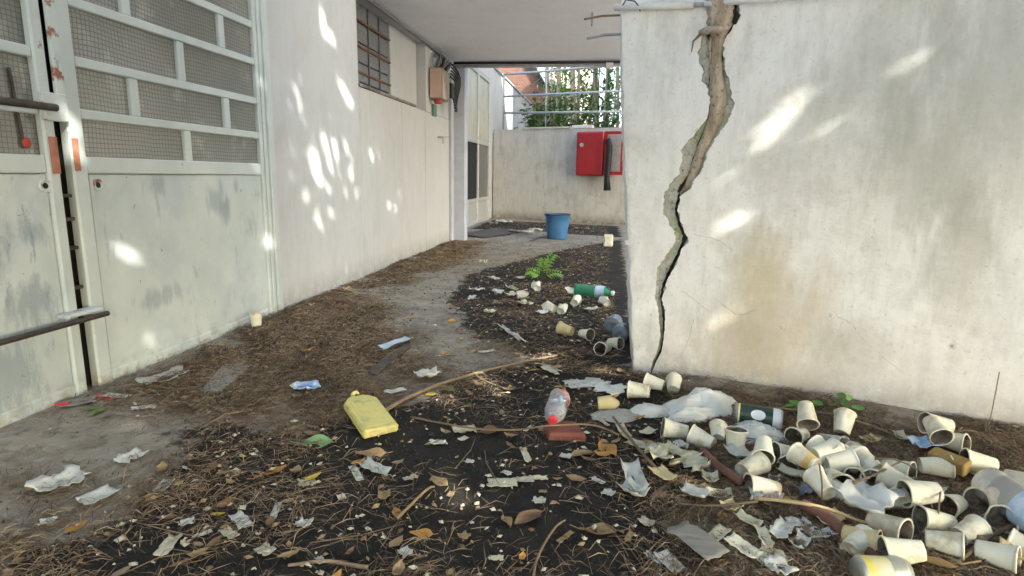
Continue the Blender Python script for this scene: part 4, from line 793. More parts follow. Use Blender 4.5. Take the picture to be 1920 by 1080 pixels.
# ---- sheet-like scraps
def scrap(p, ln, wd, ang, mat, label, cat='paper', group=None, curl=.3, crumple=.12, torn=.25, name='paper_scrap', seed=None, lift=.0005):
    """a torn piece of sheet: ln x wd in metres, heading ang (deg) on the ground"""
    sd = rng.randrange(999) if seed is None else seed; P_ = at(*p); a = math.radians(ang); nu, nv = 9, 6; mb_ = MB()
    def fn(u, v):
        x = (u-.5)*ln; y = (v-.5)*wd
        e = torn*(noise.noise(Vector((u*4, v*3, sd)))*.5)
        x += e*ln*abs(u-.5)*1.6; y += torn*wd*noise.noise(Vector((u*5, 9, sd)))*abs(v-.5)*1.8
        z = .002+curl*wd*((v-.5)**2*1.6+abs(u-.5)**2*.8*(1+noise.noise(Vector((sd, u, 0)))))+crumple*wd*(.5+.5*noise.noise(Vector((u*3.2, v*3.2, sd*1.3))))+crumple*.3*wd*noise.noise(Vector((u*9, v*9, sd)))
        X = x*math.cos(a)-y*math.sin(a)+P_.x; Y = x*math.sin(a)+y*math.cos(a)+P_.y
        return (X-P_.x, Y-P_.y, gh(X, Y)-P_.z+z+lift)
    mb_.quadgrid(nu, nv, fn); o = bpy.data.objects.new(name, mb_.mesh(name, M[mat], True)); COL.objects.link(o); o.location = P_; solid(o, .0008); tag(o, label, cat, group); return o
def gang(p, q):
    A, B = at(*p), at(*q); d = B-A; return math.degrees(math.atan2(d.y, d.x)), d.length
def scrap2(p, q, wd, mat, label, **kw):                 # from end to end
    a, l = gang(p, q); return scrap(((p[0]+q[0])/2, (p[1]+q[1])/2), l, wd, a, mat, label, **kw)
GP = 'paper scraps on the ground'
scrap2((72,928),(158,893),.085,'paper','large torn white paper with ragged edge on the bare concrete', torn=.6)
scrap2((155,950),(216,922),.055,'paper','smooth white paper strip beside the large torn paper', torn=.15)
scrap2((225,872),(270,850),.05,'paper','pointed white paper on the concrete, folded at its corner', torn=.6)
scrap2((298,926),(318,904),.03,'paper','small white paper where the concrete meets the needles', torn=.3)
scrap2((246,770),(294,764),.03,'paper','narrow pale slip beside the grey flattened carton', torn=.2)
scrap2((196,744),(242,748),.035,'paper','white card with a red edge at the foot of the gate gap', torn=.1); scrap2((176,743),(212,752),.02,'cap_red','red strip under the white card at the gate gap', cat='scrap', name='plastic_scrap')
scrap2((440,968),(464,992),.03,'paper','curled greyish paper in the needles', torn=.3); scrap2((302,1046),(330,1008),.03,'paper_cream','long curled cream paper at the edge of the black soil')
scrap2((371,1008),(398,998),.014,'paper','thin white sliver near the curled cream paper'); scrap2((511,976),(524,944),.016,'paper','straight greenish-white sliver on black soil', torn=.1)
scrap2((556,988),(584,990),.03,'paper','bright white paper with upright corner on black soil', torn=.7, crumple=.5); scrap2((487,1030),(508,1042),.03,'paper_cream','small folded cream paper on black soil')
scrap2((678,872),(724,894),.04,'paper','curved white foam strip below the yellow jug', curl=.6); scrap2((660,876),(676,904),.02,'paper','short bent strip beside the curved foam strip')
scrap2((560,914),(592,906),.04,'paper_cream','tan-white triangle of card among needles', torn=.5)
scrap2((270,726),(350,700),.09,'bag_grey','translucent grey plastic sheet at the foot of the gate', cat='plastic', name='plastic_sheet', torn=.5)
scrap2((600,688),(622,670),.012,'paper','thin white stick of paper near the gate litter'); scrap2((664,686),(704,681),.01,'paper','thin pale strip across the needles'); scrap2((722,742),(760,736),.03,'paper','crumpled white paper beside the long branch', crumple=.5)
scrap2((780,716),(824,710),.06,'paper','crumpled white paper ball where the branch leaves the concrete', crumple=.7, curl=.5); scrap2((914,908),(970,908),.042,'paper_cream','rectangular cream card with worn middle on black soil', torn=.15, curl=.05)
scrap2((938,612),(975,640),.03,'paper','torn white paper with forked ends in the passage', torn=.9, crumple=.5); scrap2((1010,684),(1046,706),.04,'paper_cream','forked cream scrap by the tip of the long branch', torn=1.0, crumple=.4)
scrap2((1062,726),(1135,718),.09,'paper','pale flat paper sheet beside the torn yellowed cup', torn=.35, curl=.05); scrap2((1105,722),(1165,740),.10,'bag','limp white film lying over the pale paper sheet', cat='plastic', name='plastic_film', torn=.6, curl=.1)
scrap2((1178,880),(1196,932),.05,'paper','upright white folded strip leaning out of the needles', curl=.9, crumple=.3, torn=.1); scrap2((1165,918),(1206,940),.05,'paper','curled white strip at the foot of the folded strip', curl=.9)
scrap2((898,663),(928,659),.026,'paper_cream','small cream oblong beside a yellow leaf on the concrete', torn=.1); scrap2((816,669),(846,666),.010,'paper_cream','thin cream sliver on the bare concrete')
scrap2((1174,832),(1228,846),.05,'paper_cream','cream card slab among roots in front of the cups', torn=.15); scrap2((1210,862),(1262,872),.075,'paper_cream','broken cream foam shell with dark folds', torn=.7, crumple=.6); scrap2((1240,850),(1280,872),.04,'paper_cream','folded cream strip on the broken foam shell', curl=.6, lift=.02)
scrap2((1270,872),(1318,890),.08,'paper_cream','ragged star-shaped cream foam piece', torn=1.1, crumple=.4); scrap2((1300,874),(1384,896),.03,'bag','long white plastic strip crossing under the brown stick', cat='plastic', name='plastic_strip')
scrap2((1268,1000),(1345,1060),.065,'board_grey','thick grey foam slab tipped up at the edge of the needles', cat='slab', name='foam_slab', torn=.2, curl=.02, crumple=.05, lift=.02)
scrap2((1300,1008),(1332,985),.03,'paper_cream','cream strip lying behind the grey foam slab'); scrap2((1325,1030),(1360,1000),.03,'paper_cream','longer cream strip beside the grey foam slab', lift=.01)
scrap2((1418,1062),(1465,1048),.06,'paper_cream','cream wedge of broken cup near the dry straw', torn=.3, crumple=.3); scrap2((1440,1080),(1480,1072),.05,'paper','white crumpled wedge at the edge of the heap', crumple=.5)
scrap2((1484,1022),(1510,1036),.05,'paper','white curled scrap above the cream strips', curl=.8); scrap2((1512,1026),(1545,1076),.03,'paper_cream','long cream strip trailing toward the yellow can'); scrap2((1480,998),(1522,996),.05,'paper','white foam wedge beside a teal shred', crumple=.4, torn=.3)
scrap2((1454,998),(1482,988),.02,'teal_scrap','small teal shred of plastic in the needles', cat='plastic', name='plastic_shred'); scrap2((1408,948),(1434,948),.05,'paper','rose-like crumpled white foam in the needles', crumple=1.0); scrap2((1434,940),(1458,954),.04,'pink','pinkish crumpled wrapper beside the rose-like foam', crumple=.9, cat='wrapper', name='wrapper')
scrap2((1600,980),(1648,948),.10,'bag','crumpled grey-white plastic bag draped over cups', cat='bag', name='plastic_bag', crumple=.6, torn=.3, lift=.01); scrap2((1404,860),(1372,870),.07,'paper','broken white cup shard beside the brown stick', crumple=.4, curl=.7)
scrap2((1490,925),(1520,940),.045,'slate','dark blue-grey plastic lump under the long foam cup', cat='plastic', name='plastic_lump', crumple=.9); scrap2((1706,850),(1756,848),.05,'label_blue','light-blue wrapper torn open under the leaning cup', cat='wrapper', name='wrapper', crumple=.6, lift=.012)
scrap2((1595,832),(1628,833),.035,'paper_cream','flat cream shard behind the heap of cups'); scrap2((1262,838),(1290,845),.03,'paper','silvery shred below the row of cups', crumple=.6)
scrap2((550,738),(600,732),.06,'wrap_blue','blue and white foil wrapper on the brown needles', cat='wrapper', name='wrapper', crumple=.5); scrap2((546,734),(566,730),.03,'wrap_yellow','yellow corner of foil beside the blue wrapper', cat='wrapper', name='wrapper', lift=.012)
scrap2((717,662),(768,643),.05,'mask','pale blue cloth mask lying on the dark board', cat='mask', name='face_mask', lift=.014, crumple=.3)
scrap2((115,762),(180,752),.07,'board_grey','grey flattened carton with a red corner under the gate gap', cat='carton', name='carton', curl=.1); scrap2((105,768),(130,762),.03,'cap_red','faded red flap on the flattened carton', cat='carton', name='carton_flap', lift=.008)
scrap2((1112,780),(1140,800),.014,'paper','thin white straw beside the brick shard'); scrap2((1160,800),(1176,826),.03,'paper_cream','upright cream shard near a yellow leaf', curl=.6); scrap2((850,812),(892,806),.04,'paper_cream','pale oblong scrap half in the black soil')
scrap2((862,828),(876,822),.02,'paper_cream','tiny cream chip below the pale oblong scrap'); scrap2((984,810),(998,800),.012,'paper','small grey sliver beside the brick shard'); scrap2((980,845),(990,870),.02,'paper_cream','knobbly cream chip standing in black soil', crumple=.6)
for (x, y) in ((905,496),(925,527),(975,526),(935,555),(960,560),(895,548),(1020,590),(985,575),(1110,585),(918,590),(960,545),(885,563)): scrap((x, y), U(.06,.13), U(.04,.07), U(0,180), rng.choice(('paper','paper','paper_cream','bag')), 'small pale scrap on the dark soil around the green seedling', group='pale scraps on the passage soil', crumple=.7, torn=.8)
for (x, y) in ((985,440),(1003,436),(970,437),(1090,432),(925,424),(945,420)): scrap((x, y), U(.12,.3), U(.1,.16), U(-20,20), rng.choice(('paper','paper_cream','board_grey')), 'pale scrap strewn along the foot of the low back wall', group='scraps by the back wall', crumple=.4, torn=.6)
scrap2((880,445),(960,432),.5,'board_dark','dark flattened board on the floor before the glazed door', cat='board', name='board', curl=0, crumple=.02, torn=.1, lift=.01); scrap2((996,452),(1040,438),.06,'board_dark','short dark plank near the blue bucket', cat='board', name='plank', curl=0, crumple=.05, torn=.1)
tag(MB().bbox(tuple(at(1140,462)+Vector((-.055,-.04,0))), tuple(at(1140,462)+Vector((.055,.05,.14))), .012).obj('concrete_block', M['paper']), 'pale chipped block standing in the dark soil by the passage wall', 'block')
for i, (x, y) in enumerate(((1395,875),(1480,900),(1545,905),(1600,925),(1630,950),(1690,905),(1760,930),(1840,905),(1750,985),(1560,985),(1540,1010),(1400,990),(1370,960),(1350,935),(1465,1010),(1390,1040),(1240,905),(1300,940),(1215,815),(1330,905),(1450,905),(1500,870),(1630,830),(1690,830),(1870,920),(1600,1045),(1860,1050),(1900,1060),(1255,1060),(1430,1020))):
    scrap((x, y), U(.03,.08), U(.02,.05), U(0,180), rng.choice(('paper','paper_cream','foam','foam_yellow','paper_cream')), 'small broken foam shard lying among the cups and needles', group='foam shards among the cups', curl=U(.2,.9), crumple=.15, torn=.25, name='foam_shard', cat='shard', lift=U(.002,.015))
for i, (x, y) in enumerate(((845,930),(1010,900),(1018,925),(1010,945),(985,905),(950,890),(1120,905),(870,1010),(930,1050),(1060,1010),(1180,1010),(1210,985),(1225,1050),(770,900),(640,935),(720,935),(430,1005),(600,1055),(880,870),(1060,860),(820,835),(350,985),(90,985),(40,1020),(760,1040),(1140,930))):
    scrap((x, y), U(.02,.05), U(.012,.03), U(0,180), rng.choice(('paper','paper_cream','leaf_tan','crumb_pale')), 'small pale flake lying on the black soil', group='pale flakes on black soil', curl=U(.1,.6), crumple=.3, torn=.5, name='flake', cat='flake')
# boards, brick shard, wood block
def slabpoly(pts, th, mat, name, label, cat, lift=0.0):
    P_ = [at(*p) for p in pts]; z0_ = sum(gh(p.x, p.y) for p in P_)/len(P_)-.002+lift; n_ = len(P_); c0 = sum(P_, Vector())/n_
    ins = [p+(c0-p).normalized()*.006 for p in P_]
    m_ = MB().add([(p.x, p.y, z0_) for p in P_]+[(p.x, p.y, z0_+th*.75) for p in P_]+[(p.x, p.y, z0_+th*(1+.15*math.sin(i*2.3))) for i, p in enumerate(ins)], [tuple(range(2*n_, 3*n_))]+[(i+j*n_, (i+1) % n_+j*n_, (i+1) % n_+(j+1)*n_, i+(j+1)*n_) for i in range(n_) for j in (0, 1)])
    return tag(m_.obj(name, M[mat], None), label, cat)
slabpoly([(376,738),(412,742),(476,684),(420,686)], .014, 'board_grey', 'board', 'weathered grey board lying in needles near the gate', 'board'); slabpoly([(690,702),(704,706),(770,652),(768,640),(745,655)], .014, 'board_dark', 'board', 'dark split board under the pale blue mask', 'board')
slabpoly([(1018,812),(1030,800),(1078,800),(1098,828),(1030,826)], .030, 'brick_chip', 'brick_shard', 'red-brown brick shard under the red-capped bottle', 'brick', -.004)
A, B = at(1742, 884), at(1812, 912); d = B-A; az = math.atan2(d.y, d.x); o = bpy.data.objects.new('wood_block', MB().bbox((0, -.019, 0), (d.length*.98, .021, .036), .003).mesh('wood_block', M['wood'])); COL.objects.link(o); o.matrix_basis = Matrix.Translation((A.x, A.y, gh(A.x, A.y)+.034)) @ Matrix.Rotation(az, 4, 'Z') @ Matrix.Rotation(.25, 4, 'X'); tag(o, 'squared ochre wood block lying among the cups', 'wood block')
# white plastic bag: billowing lumps
def bag(c, rx, ry, h, ang, label, seed, mat='bag'):
    P_ = at(*c); mb_ = MB(); a = math.radians(ang); nu, nv = 36, 16
    def fn(u, v):
        th = u*2*math.pi; r_ = v; rr_ = 1+.35*noise.noise(Vector((math.cos(th)*1.4, math.sin(th)*1.4, seed)))+.12*noise.noise(Vector((math.cos(th)*4, math.sin(th)*4, seed)))
        x = rx*r_*rr_*math.cos(th); y = ry*r_*rr_*math.sin(th); z = h*(1-r_**2.2)*(1+.5*noise.noise(Vector((x*14, y*14, seed))))+.016*abs(noise.noise(Vector((x*34+6*math.sin(y*30), y*16, seed))))+.004*noise.noise(Vector((x*90, y*60, seed)))
        X = x*math.cos(a)-y*math.sin(a)+P_.x; Y = x*math.sin(a)+y*math.cos(a)+P_.y; return (X, Y, gh(X, Y)+max(.002, z))
    mb_.quadgrid(nu, nv, fn); return tag(mb_.obj('plastic_bag', M[mat], None, True), label, 'bag')
an = gang((1190,790), (1400,770))[0]
bag((1310,768), .15, .085, .055, an+8, 'big white plastic bag slumped at the foot of the wall', 3); bag((1225,775), .10, .045, .028, an-10, 'thin white plastic film trailing from the big bag', 8); bag((1160,780), .10, .05, .012, an, 'grey muddy plastic film beside the torn yellowed cup', 12, 'bag_grey')
bag((1415,815), .085, .06, .035, an-25, 'white plastic bag folded in front of the green can', 15); bag((1300,788), .12, .03, .045, an+5, 'rolled white plastic sleeve in front of the big bag', 21); bag((1430,832), .08, .03, .012, an, 'flat cream plastic film below the folded bag', 25)
# ---- sticks
def stick(pts, r0, r1, mat, label, lift=.006, name='stick', cat='stick', wob=.15, zz=None, n=7, group=None):
    P_ = []
    for i, p in enumerate(pts): q = at(p[0], p[1], lift+(p[2] if len(p) > 2 else 0)); P_.append(q)
    s_, _ = smooth_path(P_, [0]*len(P_), 7); m_ = len(s_); rr_ = [r0+(r1-r0)*i/(m_-1) for i in range(m_)]
    s_ = [p+Vector((0, 0, .3*r0*noise.noise(p*20))) for p in s_]
    return tag(MB().tube(s_, rr_, n, 0, True, wob).obj(name, M[mat], None, True), label, cat, group)
br = thing('branch', at(880, 712), 'long pale bent branch lying across the passage floor', 'branch')
def sub(pts, r0, r1, nm):
    P_ = [at(x, y, .012) for x, y in pts]; s_, _ = smooth_path(P_, [0]*len(P_), 6); n_ = len(s_); MB().tube(s_, [r0+(r1-r0)*i/(n_-1) for i in range(n_)], 7, 0, True, .25).obj(nm, M['stick'], br, True)
sub([(718,772),(760,748),(815,724),(870,706),(930,690),(985,678),(1045,666)], .008, .005, 'main_stem'); sub([(985,678),(1010,672),(1030,680)], .004, .002, 'side_twig'); sub([(890,701),(905,712),(930,722)], .004, .002, 'side_twig')
stick([(1503,945,.02),(1545,968,.02),(1600,1010,.015),(1660,1062,.01)], .013, .015, 'stick_red', 'thick red-brown stick running past the yellowed cup')
stick([(1318,846,.02),(1345,872,.02),(1392,904,.02)], .011, .012, 'stick_red', 'red-brown stick between the row of cups and the wide-mouthed cup')
stick([(1418,934,.03),(1480,940,.035),(1545,952,.03),(1605,974,.02),(1640,985,.01)], .005, .004, 'straw_pale', 'long pale reed stretched across the cups')
stick([(1222,936),(1250,910),(1272,888)], .008, .006, 'twig', 'stout dark twig under the star-shaped foam piece'); stick([(1150,782,.01),(1180,820,.02),(1215,862,.02),(1246,892,.01)], .004, .005, 'twig', 'slender twig crossing in front of the cream card slab')
stick([(770,782),(880,802,.01),(960,806,.02),(1030,798,.05),(1110,797,.03),(1160,815,.02)], .003, .003, 'twig', 'thin wiry vine looping over the brick shard'); stick([(690,1064),(610,1052),(540,1060)], .005, .003, 'stick', 'pale curved twig at the edge of the black soil')
stick([(745,972),(800,918,.01),(815,912,.01)], .004, .002, 'leaf_tan' , 'thin brown stalk with a dead leaf near the sun flecks'); stick([(1270,946),(1350,948,.01),(1420,940,.02)], .004, .003, 'twig', 'thin twig lying left of the long reed')
stick([(1640,860,.06),(1680,862,.07),(1720,880,.05)], .003, .002, 'twig', 'wiry twig arched over the cracked cup'); stick([(1600,905,.06),(1640,890,.06),(1690,865,.06)], .004, .002, 'twig', 'brown twig bridging two cups of the heap')
stick([(1536,870,.08),(1541,905,.06),(1540,945,.01)], .0022, .0016, 'twig', 'fine vertical stalk in front of the banded cup'); stick([(1764,915,.07),(1760,955,.05),(1757,1000,.0)], .0022, .0016, 'twig', 'fine vertical stalk in front of the long foam cup')
stick([(1430,760,.02),(1560,775,.03),(1640,800,.02),(1710,828,.01)], .004, .003, 'twig', 'long brown twig along the foot of the white wall'); stick([(1900,985,.02),(1850,1010,.02),(1780,1068)], .006, .004, 'twig', 'dark twig below the wide dark-mouthed cup'); stick([(1830,1008,.02),(1880,1014,.01),(1940,1040)], .009, .006, 'stick', 'pale forked stick by the wide dark-mouthed cup')
stick([(1000,1080),(1010,1040,.01),(1040,990,.02),(1060,975,.02)], .003, .002, 'twig', 'thin stalk rising from the black soil'); stick([(320,690),(450,682),(560,684),(640,690)], .003, .002, 'twig', 'thin straight twig lying over the gate-side needles')
# ---- leaves
LEAFM = {}
def leaf_mesh(mat, v):
    if (mat, v) in LEAFM: return LEAFM[mat, v]
    mb_ = MB(); cur = (.15, .45, .8)[v]; nu, nv = 8, 4
    def fn(u, w):
        wd = .30*math.sin(math.pi*min(1, u*1.02))**.8*(1-.35*u)+.004; x = (u-.5); y = (w-.5)*2*wd
        return (x, y, cur*(.35*(w-.5)**2*2*math.sin(math.pi*u)+.30*(u-.5)**2)+.05*math.sin(7*u+3*w+v))
    mb_.quadgrid(nu, nv, fn); mb_.tube([(-.72, 0, .06+cur*.1), (-.5, 0, .075*cur), (.3, 0, .004)], [.012, .012, .006], 4)
    LEAFM[mat, v] = mb_.mesh('leaf_'+mat, M[mat], True); return LEAFM[mat, v]
def leaf(p, ln, mat, label, group=None, ang=None, v=None, lift=.004, name='fallen_leaf'):
    P_ = at(*p); o = bpy.data.objects.new(name, leaf_mesh(mat, rng.randrange(3) if v is None else v)); COL.objects.link(o)
    o.matrix_basis = Matrix.Translation(P_+Vector((0, 0, lift))) @ Matrix.Rotation(U(0, 6.28) if ang is None else math.radians(ang), 4, 'Z') @ Matrix.Rotation(U(-.3,.3), 4, 'X') @ Matrix.Scale(ln, 4); tag(o, label, 'leaf', group); return o
YL = dict(y=('leaf_yellow', 'yellow'), o=('leaf_orange', 'orange-brown'), t=('leaf_tan', 'dry tan'), b=('leaf_brown', 'dark brown'), v=('leaf_olive', 'olive-yellow'), g=('leaf_green', 'fresh green'), p=('leaf_paleg', 'pale green'))
for x, y, l, c_, w in [(404,657,.06,'y','at the foot of the gate sheet'),(550,664,.06,'y','on brown needles near the wall panel'),(620,603,.07,'y','below the first wall panel'),(585,573,.07,'y','at the foot of the first wall panel'),(508,888,.09,'o','curled on the needles left of the yellow jug'),(596,834,.11,'p','lying flat left of the yellow jug'),(695,852,.09,'t','curled into a cup just below the yellow jug'),
                       (690,742,.09,'o','curled against the neck of the yellow jug'),(790,1003,.055,'o','on black soil beside a dead stalk'),(744,968,.05,'o','on black soil beneath the sun fleck'),(805,742,.06,'y','hooked over the long branch'),(840,730,.075,'v','beside the long branch on black soil'),(1140,846,.10,'o','large, between the brick shard and the cream card'),(922,812,.08,'b','pinned under the wiry vine'),(1322,862,.08,'v','under the red-brown stick'),(1348,848,.08,'y','beside the standing cup'),
                       (950,982,.05,'t','alone on black soil near the front'),(990,976,.08,'b','near the lone tan leaf on black soil'),(185,774,.07,'g','at the foot of the gate gap'),(165,770,.05,'g','tucked under the flattened carton'),(1495,948,.07,'y','caught under the long pale reed'),(1640,930,.08,'o','between the heap and the burnt-mouthed cup'),(1665,940,.08,'v','on the needles beside the burnt-mouthed cup'),(1885,872,.09,'v','by the soil-filled cup'),(888,660,.05,'y','beside the small cream oblong'),
                       (770,598,.05,'y','alone on the concrete strip'),(848,604,.06,'o','at the edge of the passage soil'),(1720,1058,.16,'t','long, pointing at the pale ribbed cup'),(1790,1040,.16,'t','broad, under the pale ribbed cup'),(1760,1070,.14,'o','long, in front of the black-mouthed cup'),(1090,855,.07,'t','curled on soil below the brick shard'),(825,905,.07,'t','crumpled at the end of the dead stalk'),(1128,1000,.10,'t','on black soil before the needle heap'),(1195,900,.06,'b','behind the folded white strip'),(1225,780,.05,'y','at the end of the trailing film'),(1196,775,.05,'o','near the muddy film'),(1275,842,.07,'o','below the slanting cup'),(1410,790,.06,'t','beside the folded bag'),(1240,985,.06,'t','on needles by the grey foam slab'),(1620,1000,.08,'b','beside the yellowed cup')]:
    leaf((x, y), l, YL[c_][0], f'{YL[c_][1]} fallen leaf {w}')
wd_ = thing('weed', at(1535, 768), 'low green weed creeping along the foot of the white wall', 'plant')
MB().tube([at(x, y, .012) for x, y in ((1465,766),(1500,770),(1540,767),(1590,772))], .0025, 5).obj('stem', M['leaf_a'], wd_, True)
for x, y in ((1478,768),(1486,762),(1494,770),(1530,765),(1545,768),(1556,760),(1575,752),(1580,766),(1588,758),(1510,772),(1604,774)):
    P_ = at(x, y); o = bpy.data.objects.new('leaf', leaf_mesh('leaf_green', 0)); COL.objects.link(o); o.parent = wd_; o.matrix_parent_inverse = wd_.matrix_basis.inverted(); o.matrix_basis = Matrix.Translation(P_+Vector((0, -.01, .025))) @ Matrix.Rotation(U(0, 6.28), 4, 'Z') @ Matrix.Rotation(U(.4, 1.1), 4, 'X') @ Matrix.Scale(U(.03,.046), 4)
# seedling with feathery leaves
sg = thing('seedling', at(1015, 522), 'bright green seedling with feathery leaves sprouting from dark soil', 'plant'); b_ = at(1015, 522)
for tx, ty, hz in ((990,508,.07),(1036,478,.16),(1050,512,.08),(1000,515,.05),(1020,488,.13)):
    e = on_plane(tx, ty, b_, Vector((.15, -1, 0))); mid = b_.lerp(e, .5)+Vector((0, -.02, .05)); pts = [b_*(1-s)**2+mid*2*s*(1-s)+e*s*s for s in [j/7 for j in range(8)]]
    MB().tube(pts, [.004-.0004*j for j in range(8)], 5).obj('stalk', M['leaf_a'], sg); fr = MB()
    for j in range(2, 8):
        d_ = (pts[j]-pts[j-1]).normalized()
        for sgn in (-1, 1):
            sd_ = (d_.cross(Vector((0, -.5, .85))).normalized()*sgn+d_*.5).normalized(); L2 = .072*(1-.05*(j-2)); n_ = sd_.cross(d_).normalized()*.0; w_ = d_*.010
            fr.add([pts[j], pts[j]+sd_*L2*.4+w_, pts[j]+sd_*L2+Vector((0, 0, -.012)), pts[j]+sd_*L2*.4-w_], [(0, 1, 2, 3)])
    fr.obj('leaflets', M['seedling'], sg)

# ================================================================ uncountable ground cover
rs = np.random.RandomState(11)
def scatter(n, wfun, near=1.0):
    out = []
    while sum(len(o) for o in out) < n:
        y = .55+9.8*rs.uniform(0, 1, n*2)**2.0; x = -1.78+rs.uniform(0, 1, n*2)*4.2
        s, l = masks(x, y); d = (x-.16)*(-.325)+(y-2.34)*(-.945); ok = (d > .015) | (x < .1)
        keep_ = ok & (rs.uniform(0, 1, n*2) < wfun(s, l, x, y)); out.append(np.stack([x[keep_], y[keep_]], 1))
    return np.concatenate(out)[:n]
NN = 190000
P_ = scatter(NN, lambda s, l, x, y: np.clip((l*.95*(1-.92*s)+.010*s+.003)*np.clip(grid_at(GPN, x, y)-.02, .03, 1), 0, 1)); x, y = P_[:, 0], P_[:, 1]
z = grid_at(GZ, x, y); L_ = rs.uniform(.018, .075, NN)*np.where(rs.uniform(0, 1, NN) < .12, 1.5, 1); a = rs.uniform(0, 6.283, NN); w = rs.uniform(.00035, .0009, NN)*np.where(y < 2.2, 1, np.where(y < 3.5, 1.5, 2.2)); b = a+rs.uniform(-.3, .3, NN)
h0, h1, h2 = rs.uniform(.001, .009, NN), rs.uniform(.001, .018, NN), rs.uniform(.001, .010, NN); ca, sa, cb, sb = np.cos(a), np.sin(a), np.cos(b), np.sin(b)
x1, y1 = x+ca*L_*.5, y+sa*L_*.5; x2, y2 = x1+cb*L_*.5, y1+sb*L_*.5
V = np.stack([np.stack(q, 1) for q in ((x-sa*w, y+ca*w, z+h0), (x+sa*w, y-ca*w, z+h0), (x1-sa*w, y1+ca*w, z+h1+w), (x1+sa*w, y1-ca*w, z+h1-w*.5), (x2, y2, z+h2))], 1).reshape(-1, 3)
o5 = np.arange(NN)*5; me = bpy.data.meshes.new('needle_litter'); me.vertices.add(NN*5); me.vertices.foreach_set('co', V.astype(np.float32).ravel())
li = np.stack([o5, o5+1, o5+3, o5+2, o5+2, o5+3, o5+4], 1).ravel(); me.loops.add(len(li)); me.loops.foreach_set('vertex_index', li.astype(np.int32)); me.polygons.add(NN*2)
ls = np.stack([np.arange(NN)*7, np.arange(NN)*7+4], 1).ravel(); me.polygons.foreach_set('loop_start', ls.astype(np.int32))
mi = np.repeat(rs.choice(5, NN, p=(.34, .22, .24, .07, .13)), 2); me.polygons.foreach_set('material_index', mi.astype(np.int32)); me.update(calc_edges=True)
for q in 'abcde': me.materials.append(M['ndl_'+q])
o = bpy.data.objects.new('needle_litter', me); COL.objects.link(o); o['kind'] = 'stuff'; tag(o, 'brown pine needles and dry straw matted over the ground', 'needles')
P_ = scatter(9000, lambda s, l, x, y: np.clip(.8*s+.35*l+.05, 0, 1)); cb_ = MB()
for x, y in P_:
    r_ = rs.uniform(.002, .007)*(1 if y < 3 else 1.6); z = gh(x, y); v_ = [(x+r_*rs.uniform(.6,1.2)*math.cos(a), y+r_*rs.uniform(.6,1.2)*math.sin(a), z-.002) for a in (0, 1.57, 3.14, 4.71)]+[(x+rs.uniform(-.4,.4)*r_, y+rs.uniform(-.4,.4)*r_, z+r_*rs.uniform(.5,1.2))]
    cb_.add(v_, [(0, 1, 4), (1, 2, 4), (2, 3, 4), (3, 0, 4)], 0)
tag(cb_.obj('soil_crumbs', [M['crumb_dark']], None, False, 'stuff'), 'crumbs of black soil strewn over the floor', 'soil')
P_ = scatter(2600, lambda s, l, x, y: np.clip(.5*s+.5*l+.05, 0, 1)); cb_ = MB()
for x, y in P_:
    r_ = rs.uniform(.003, .009) if rs.uniform() < .8 else rs.uniform(.008, .015); z = gh(x, y)+rs.uniform(0, .006); a0 = rs.uniform(0, 6.28); k_ = rs.uniform(.35, 1); v_ = [(x+r_*math.cos(a0+a)*(k_ if a in (1.6, 4.6) else 1), y+r_*math.sin(a0+a)*(k_ if a in (1.6, 4.6) else 1), z+rs.uniform(.001, .006)) for a in (0, 1.6, 3.1, 4.6)]
    cb_.add(v_+[(x, y, z+.005+r_*.3)], [(0, 1, 4), (1, 2, 4), (2, 3, 4), (3, 0, 4), (3, 2, 1, 0)], rs.choice(4, p=(.3, .25, .25, .2)))
tag(cb_.obj('chip_litter', [M['crumb_pale'], M['paper_cream'], M['leaf_tan'], M['leaf_brown']], None, False, 'stuff'), 'tiny pale chips and flakes scattered over soil and needles', 'chips')
P_ = scatter(480, lambda s, l, x, y: np.clip(.18*s+.6*l+.03, 0, 1)); lb = MB()
for x, y in P_:
    L_ = rs.uniform(.025, .06); a = rs.uniform(0, 6.28); z = gh(x, y)+rs.uniform(.002, .012); ca, sa = math.cos(a), math.sin(a); w = L_*rs.uniform(.15, .32); cu = rs.uniform(0, .3)*L_
    pts = [(0, 0, cu), (.35, 1, cu*.6), (.5, 0, 0), (.35, -1, cu*.6), (.75, .7, cu*.5), (.75, -.7, cu*.5), (1, 0, cu)]
    lb.add([(x+(p-.5)*L_*ca-q*w*sa, y+(p-.5)*L_*sa+q*w*ca, z+h) for p, q, h in pts], [(0, 2, 1), (0, 3, 2), (1, 2, 4), (2, 3, 5), (2, 5, 6), (2, 6, 4)], rs.choice(5, p=(.38, .34, .10, .15, .03)))
tag(lb.obj('leaf_litter', [M['leaf_brown'], M['leaf_tan'], M['leaf_orange'], M['ndl_b'], M['leaf_yellow']], None, False, 'stuff'), 'small dead leaves mixed through the needles', 'leaves')
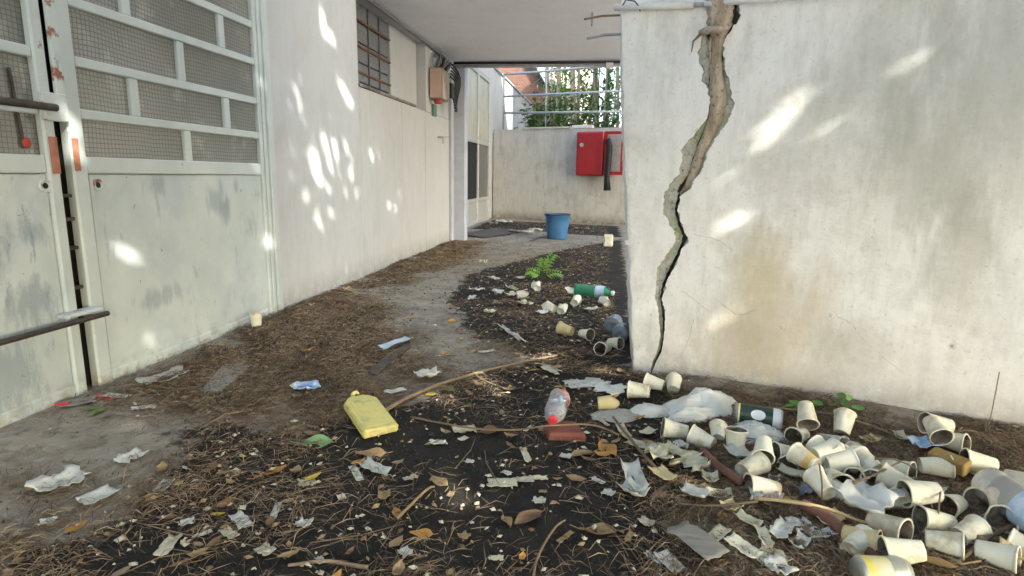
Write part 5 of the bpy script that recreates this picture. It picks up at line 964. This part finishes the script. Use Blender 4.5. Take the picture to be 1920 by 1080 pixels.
P_ = scatter(130, lambda s, l, x, y: np.clip(.1*s+.8*l, 0, 1)); tw = MB()
for x, y in P_:
    L_ = rs.uniform(.08, .26); a = rs.uniform(0, 6.28); p0 = Vector((x, y, gh(x, y)+.006)); p1 = p0+Vector((math.cos(a), math.sin(a), 0))*L_*.5+Vector((0, 0, rs.uniform(.002, .02))); p2 = p1+Vector((math.cos(a+.3), math.sin(a+.3), 0))*L_*.5
    if (p2.x-.16)*(-.325)+(p2.y-2.34)*(-.945) < .02 and p2.x > .1: continue
    p2.z = gh(p2.x, p2.y)+.006; tw.tube([p0, p1, p2], [.0014, .0013, .0007], 4, rs.choice(3))
tag(tw.obj('twig_litter', [M['twig'], M['stick'], M['ndl_c']], None, False, 'stuff'), 'thin broken twigs mixed through the needles', 'twigs')

# ---- pieces of parts go one level down
def resub(root_name, part, kids):
    for r_ in [o for o in bpy.data.objects if o.parent is None and o.name.split('.')[0] == root_name]:
        ch = list(r_.children); pt = [c for c in ch if c.name.split('.')[0] == part]
        if not pt: continue
        for c in ch:
            if c.name.split('.')[0] in kids: c.parent = pt[0]; c.matrix_parent_inverse = Matrix()
resub('metal_gate', 'sheet_panel', ('lock_hole', 'folded_seam')); resub('metal_gate', 'slide_rod', ('rod_bracket', 'latch_plate')); resub('metal_gate', 'stile', ('rust_patch', 'edge_strip', 'lock_tongue')); resub('metal_gate', 'tap_pipe', ('tap_wheel',))
resub('hose_cabinet', 'cabinet_body', ('door_panel', 'lock_disc')); resub('bucket', 'bucket_body', ('bucket_rim', 'bucket_handle')); resub('plastic_bottle', 'bottle_body', ('bottle_label', 'bottle_cap', 'label_remnant'))
resub('drinks_can', 'can_body', ('emblem', 'gold_ring')); resub('jug', 'jug_body', ('raised_panel', 'base_rib')); resub('meter_box', 'box_body', ('box_door', 'pink_triangle', 'red_gland')); resub('brick_house', 'wall', ('eave_board',)); resub('fig_tree', 'root', ('root_loop', 'rootlet_and_hole')); resub('wall_conduit', 'conduit', ('coupling', 'wire'))
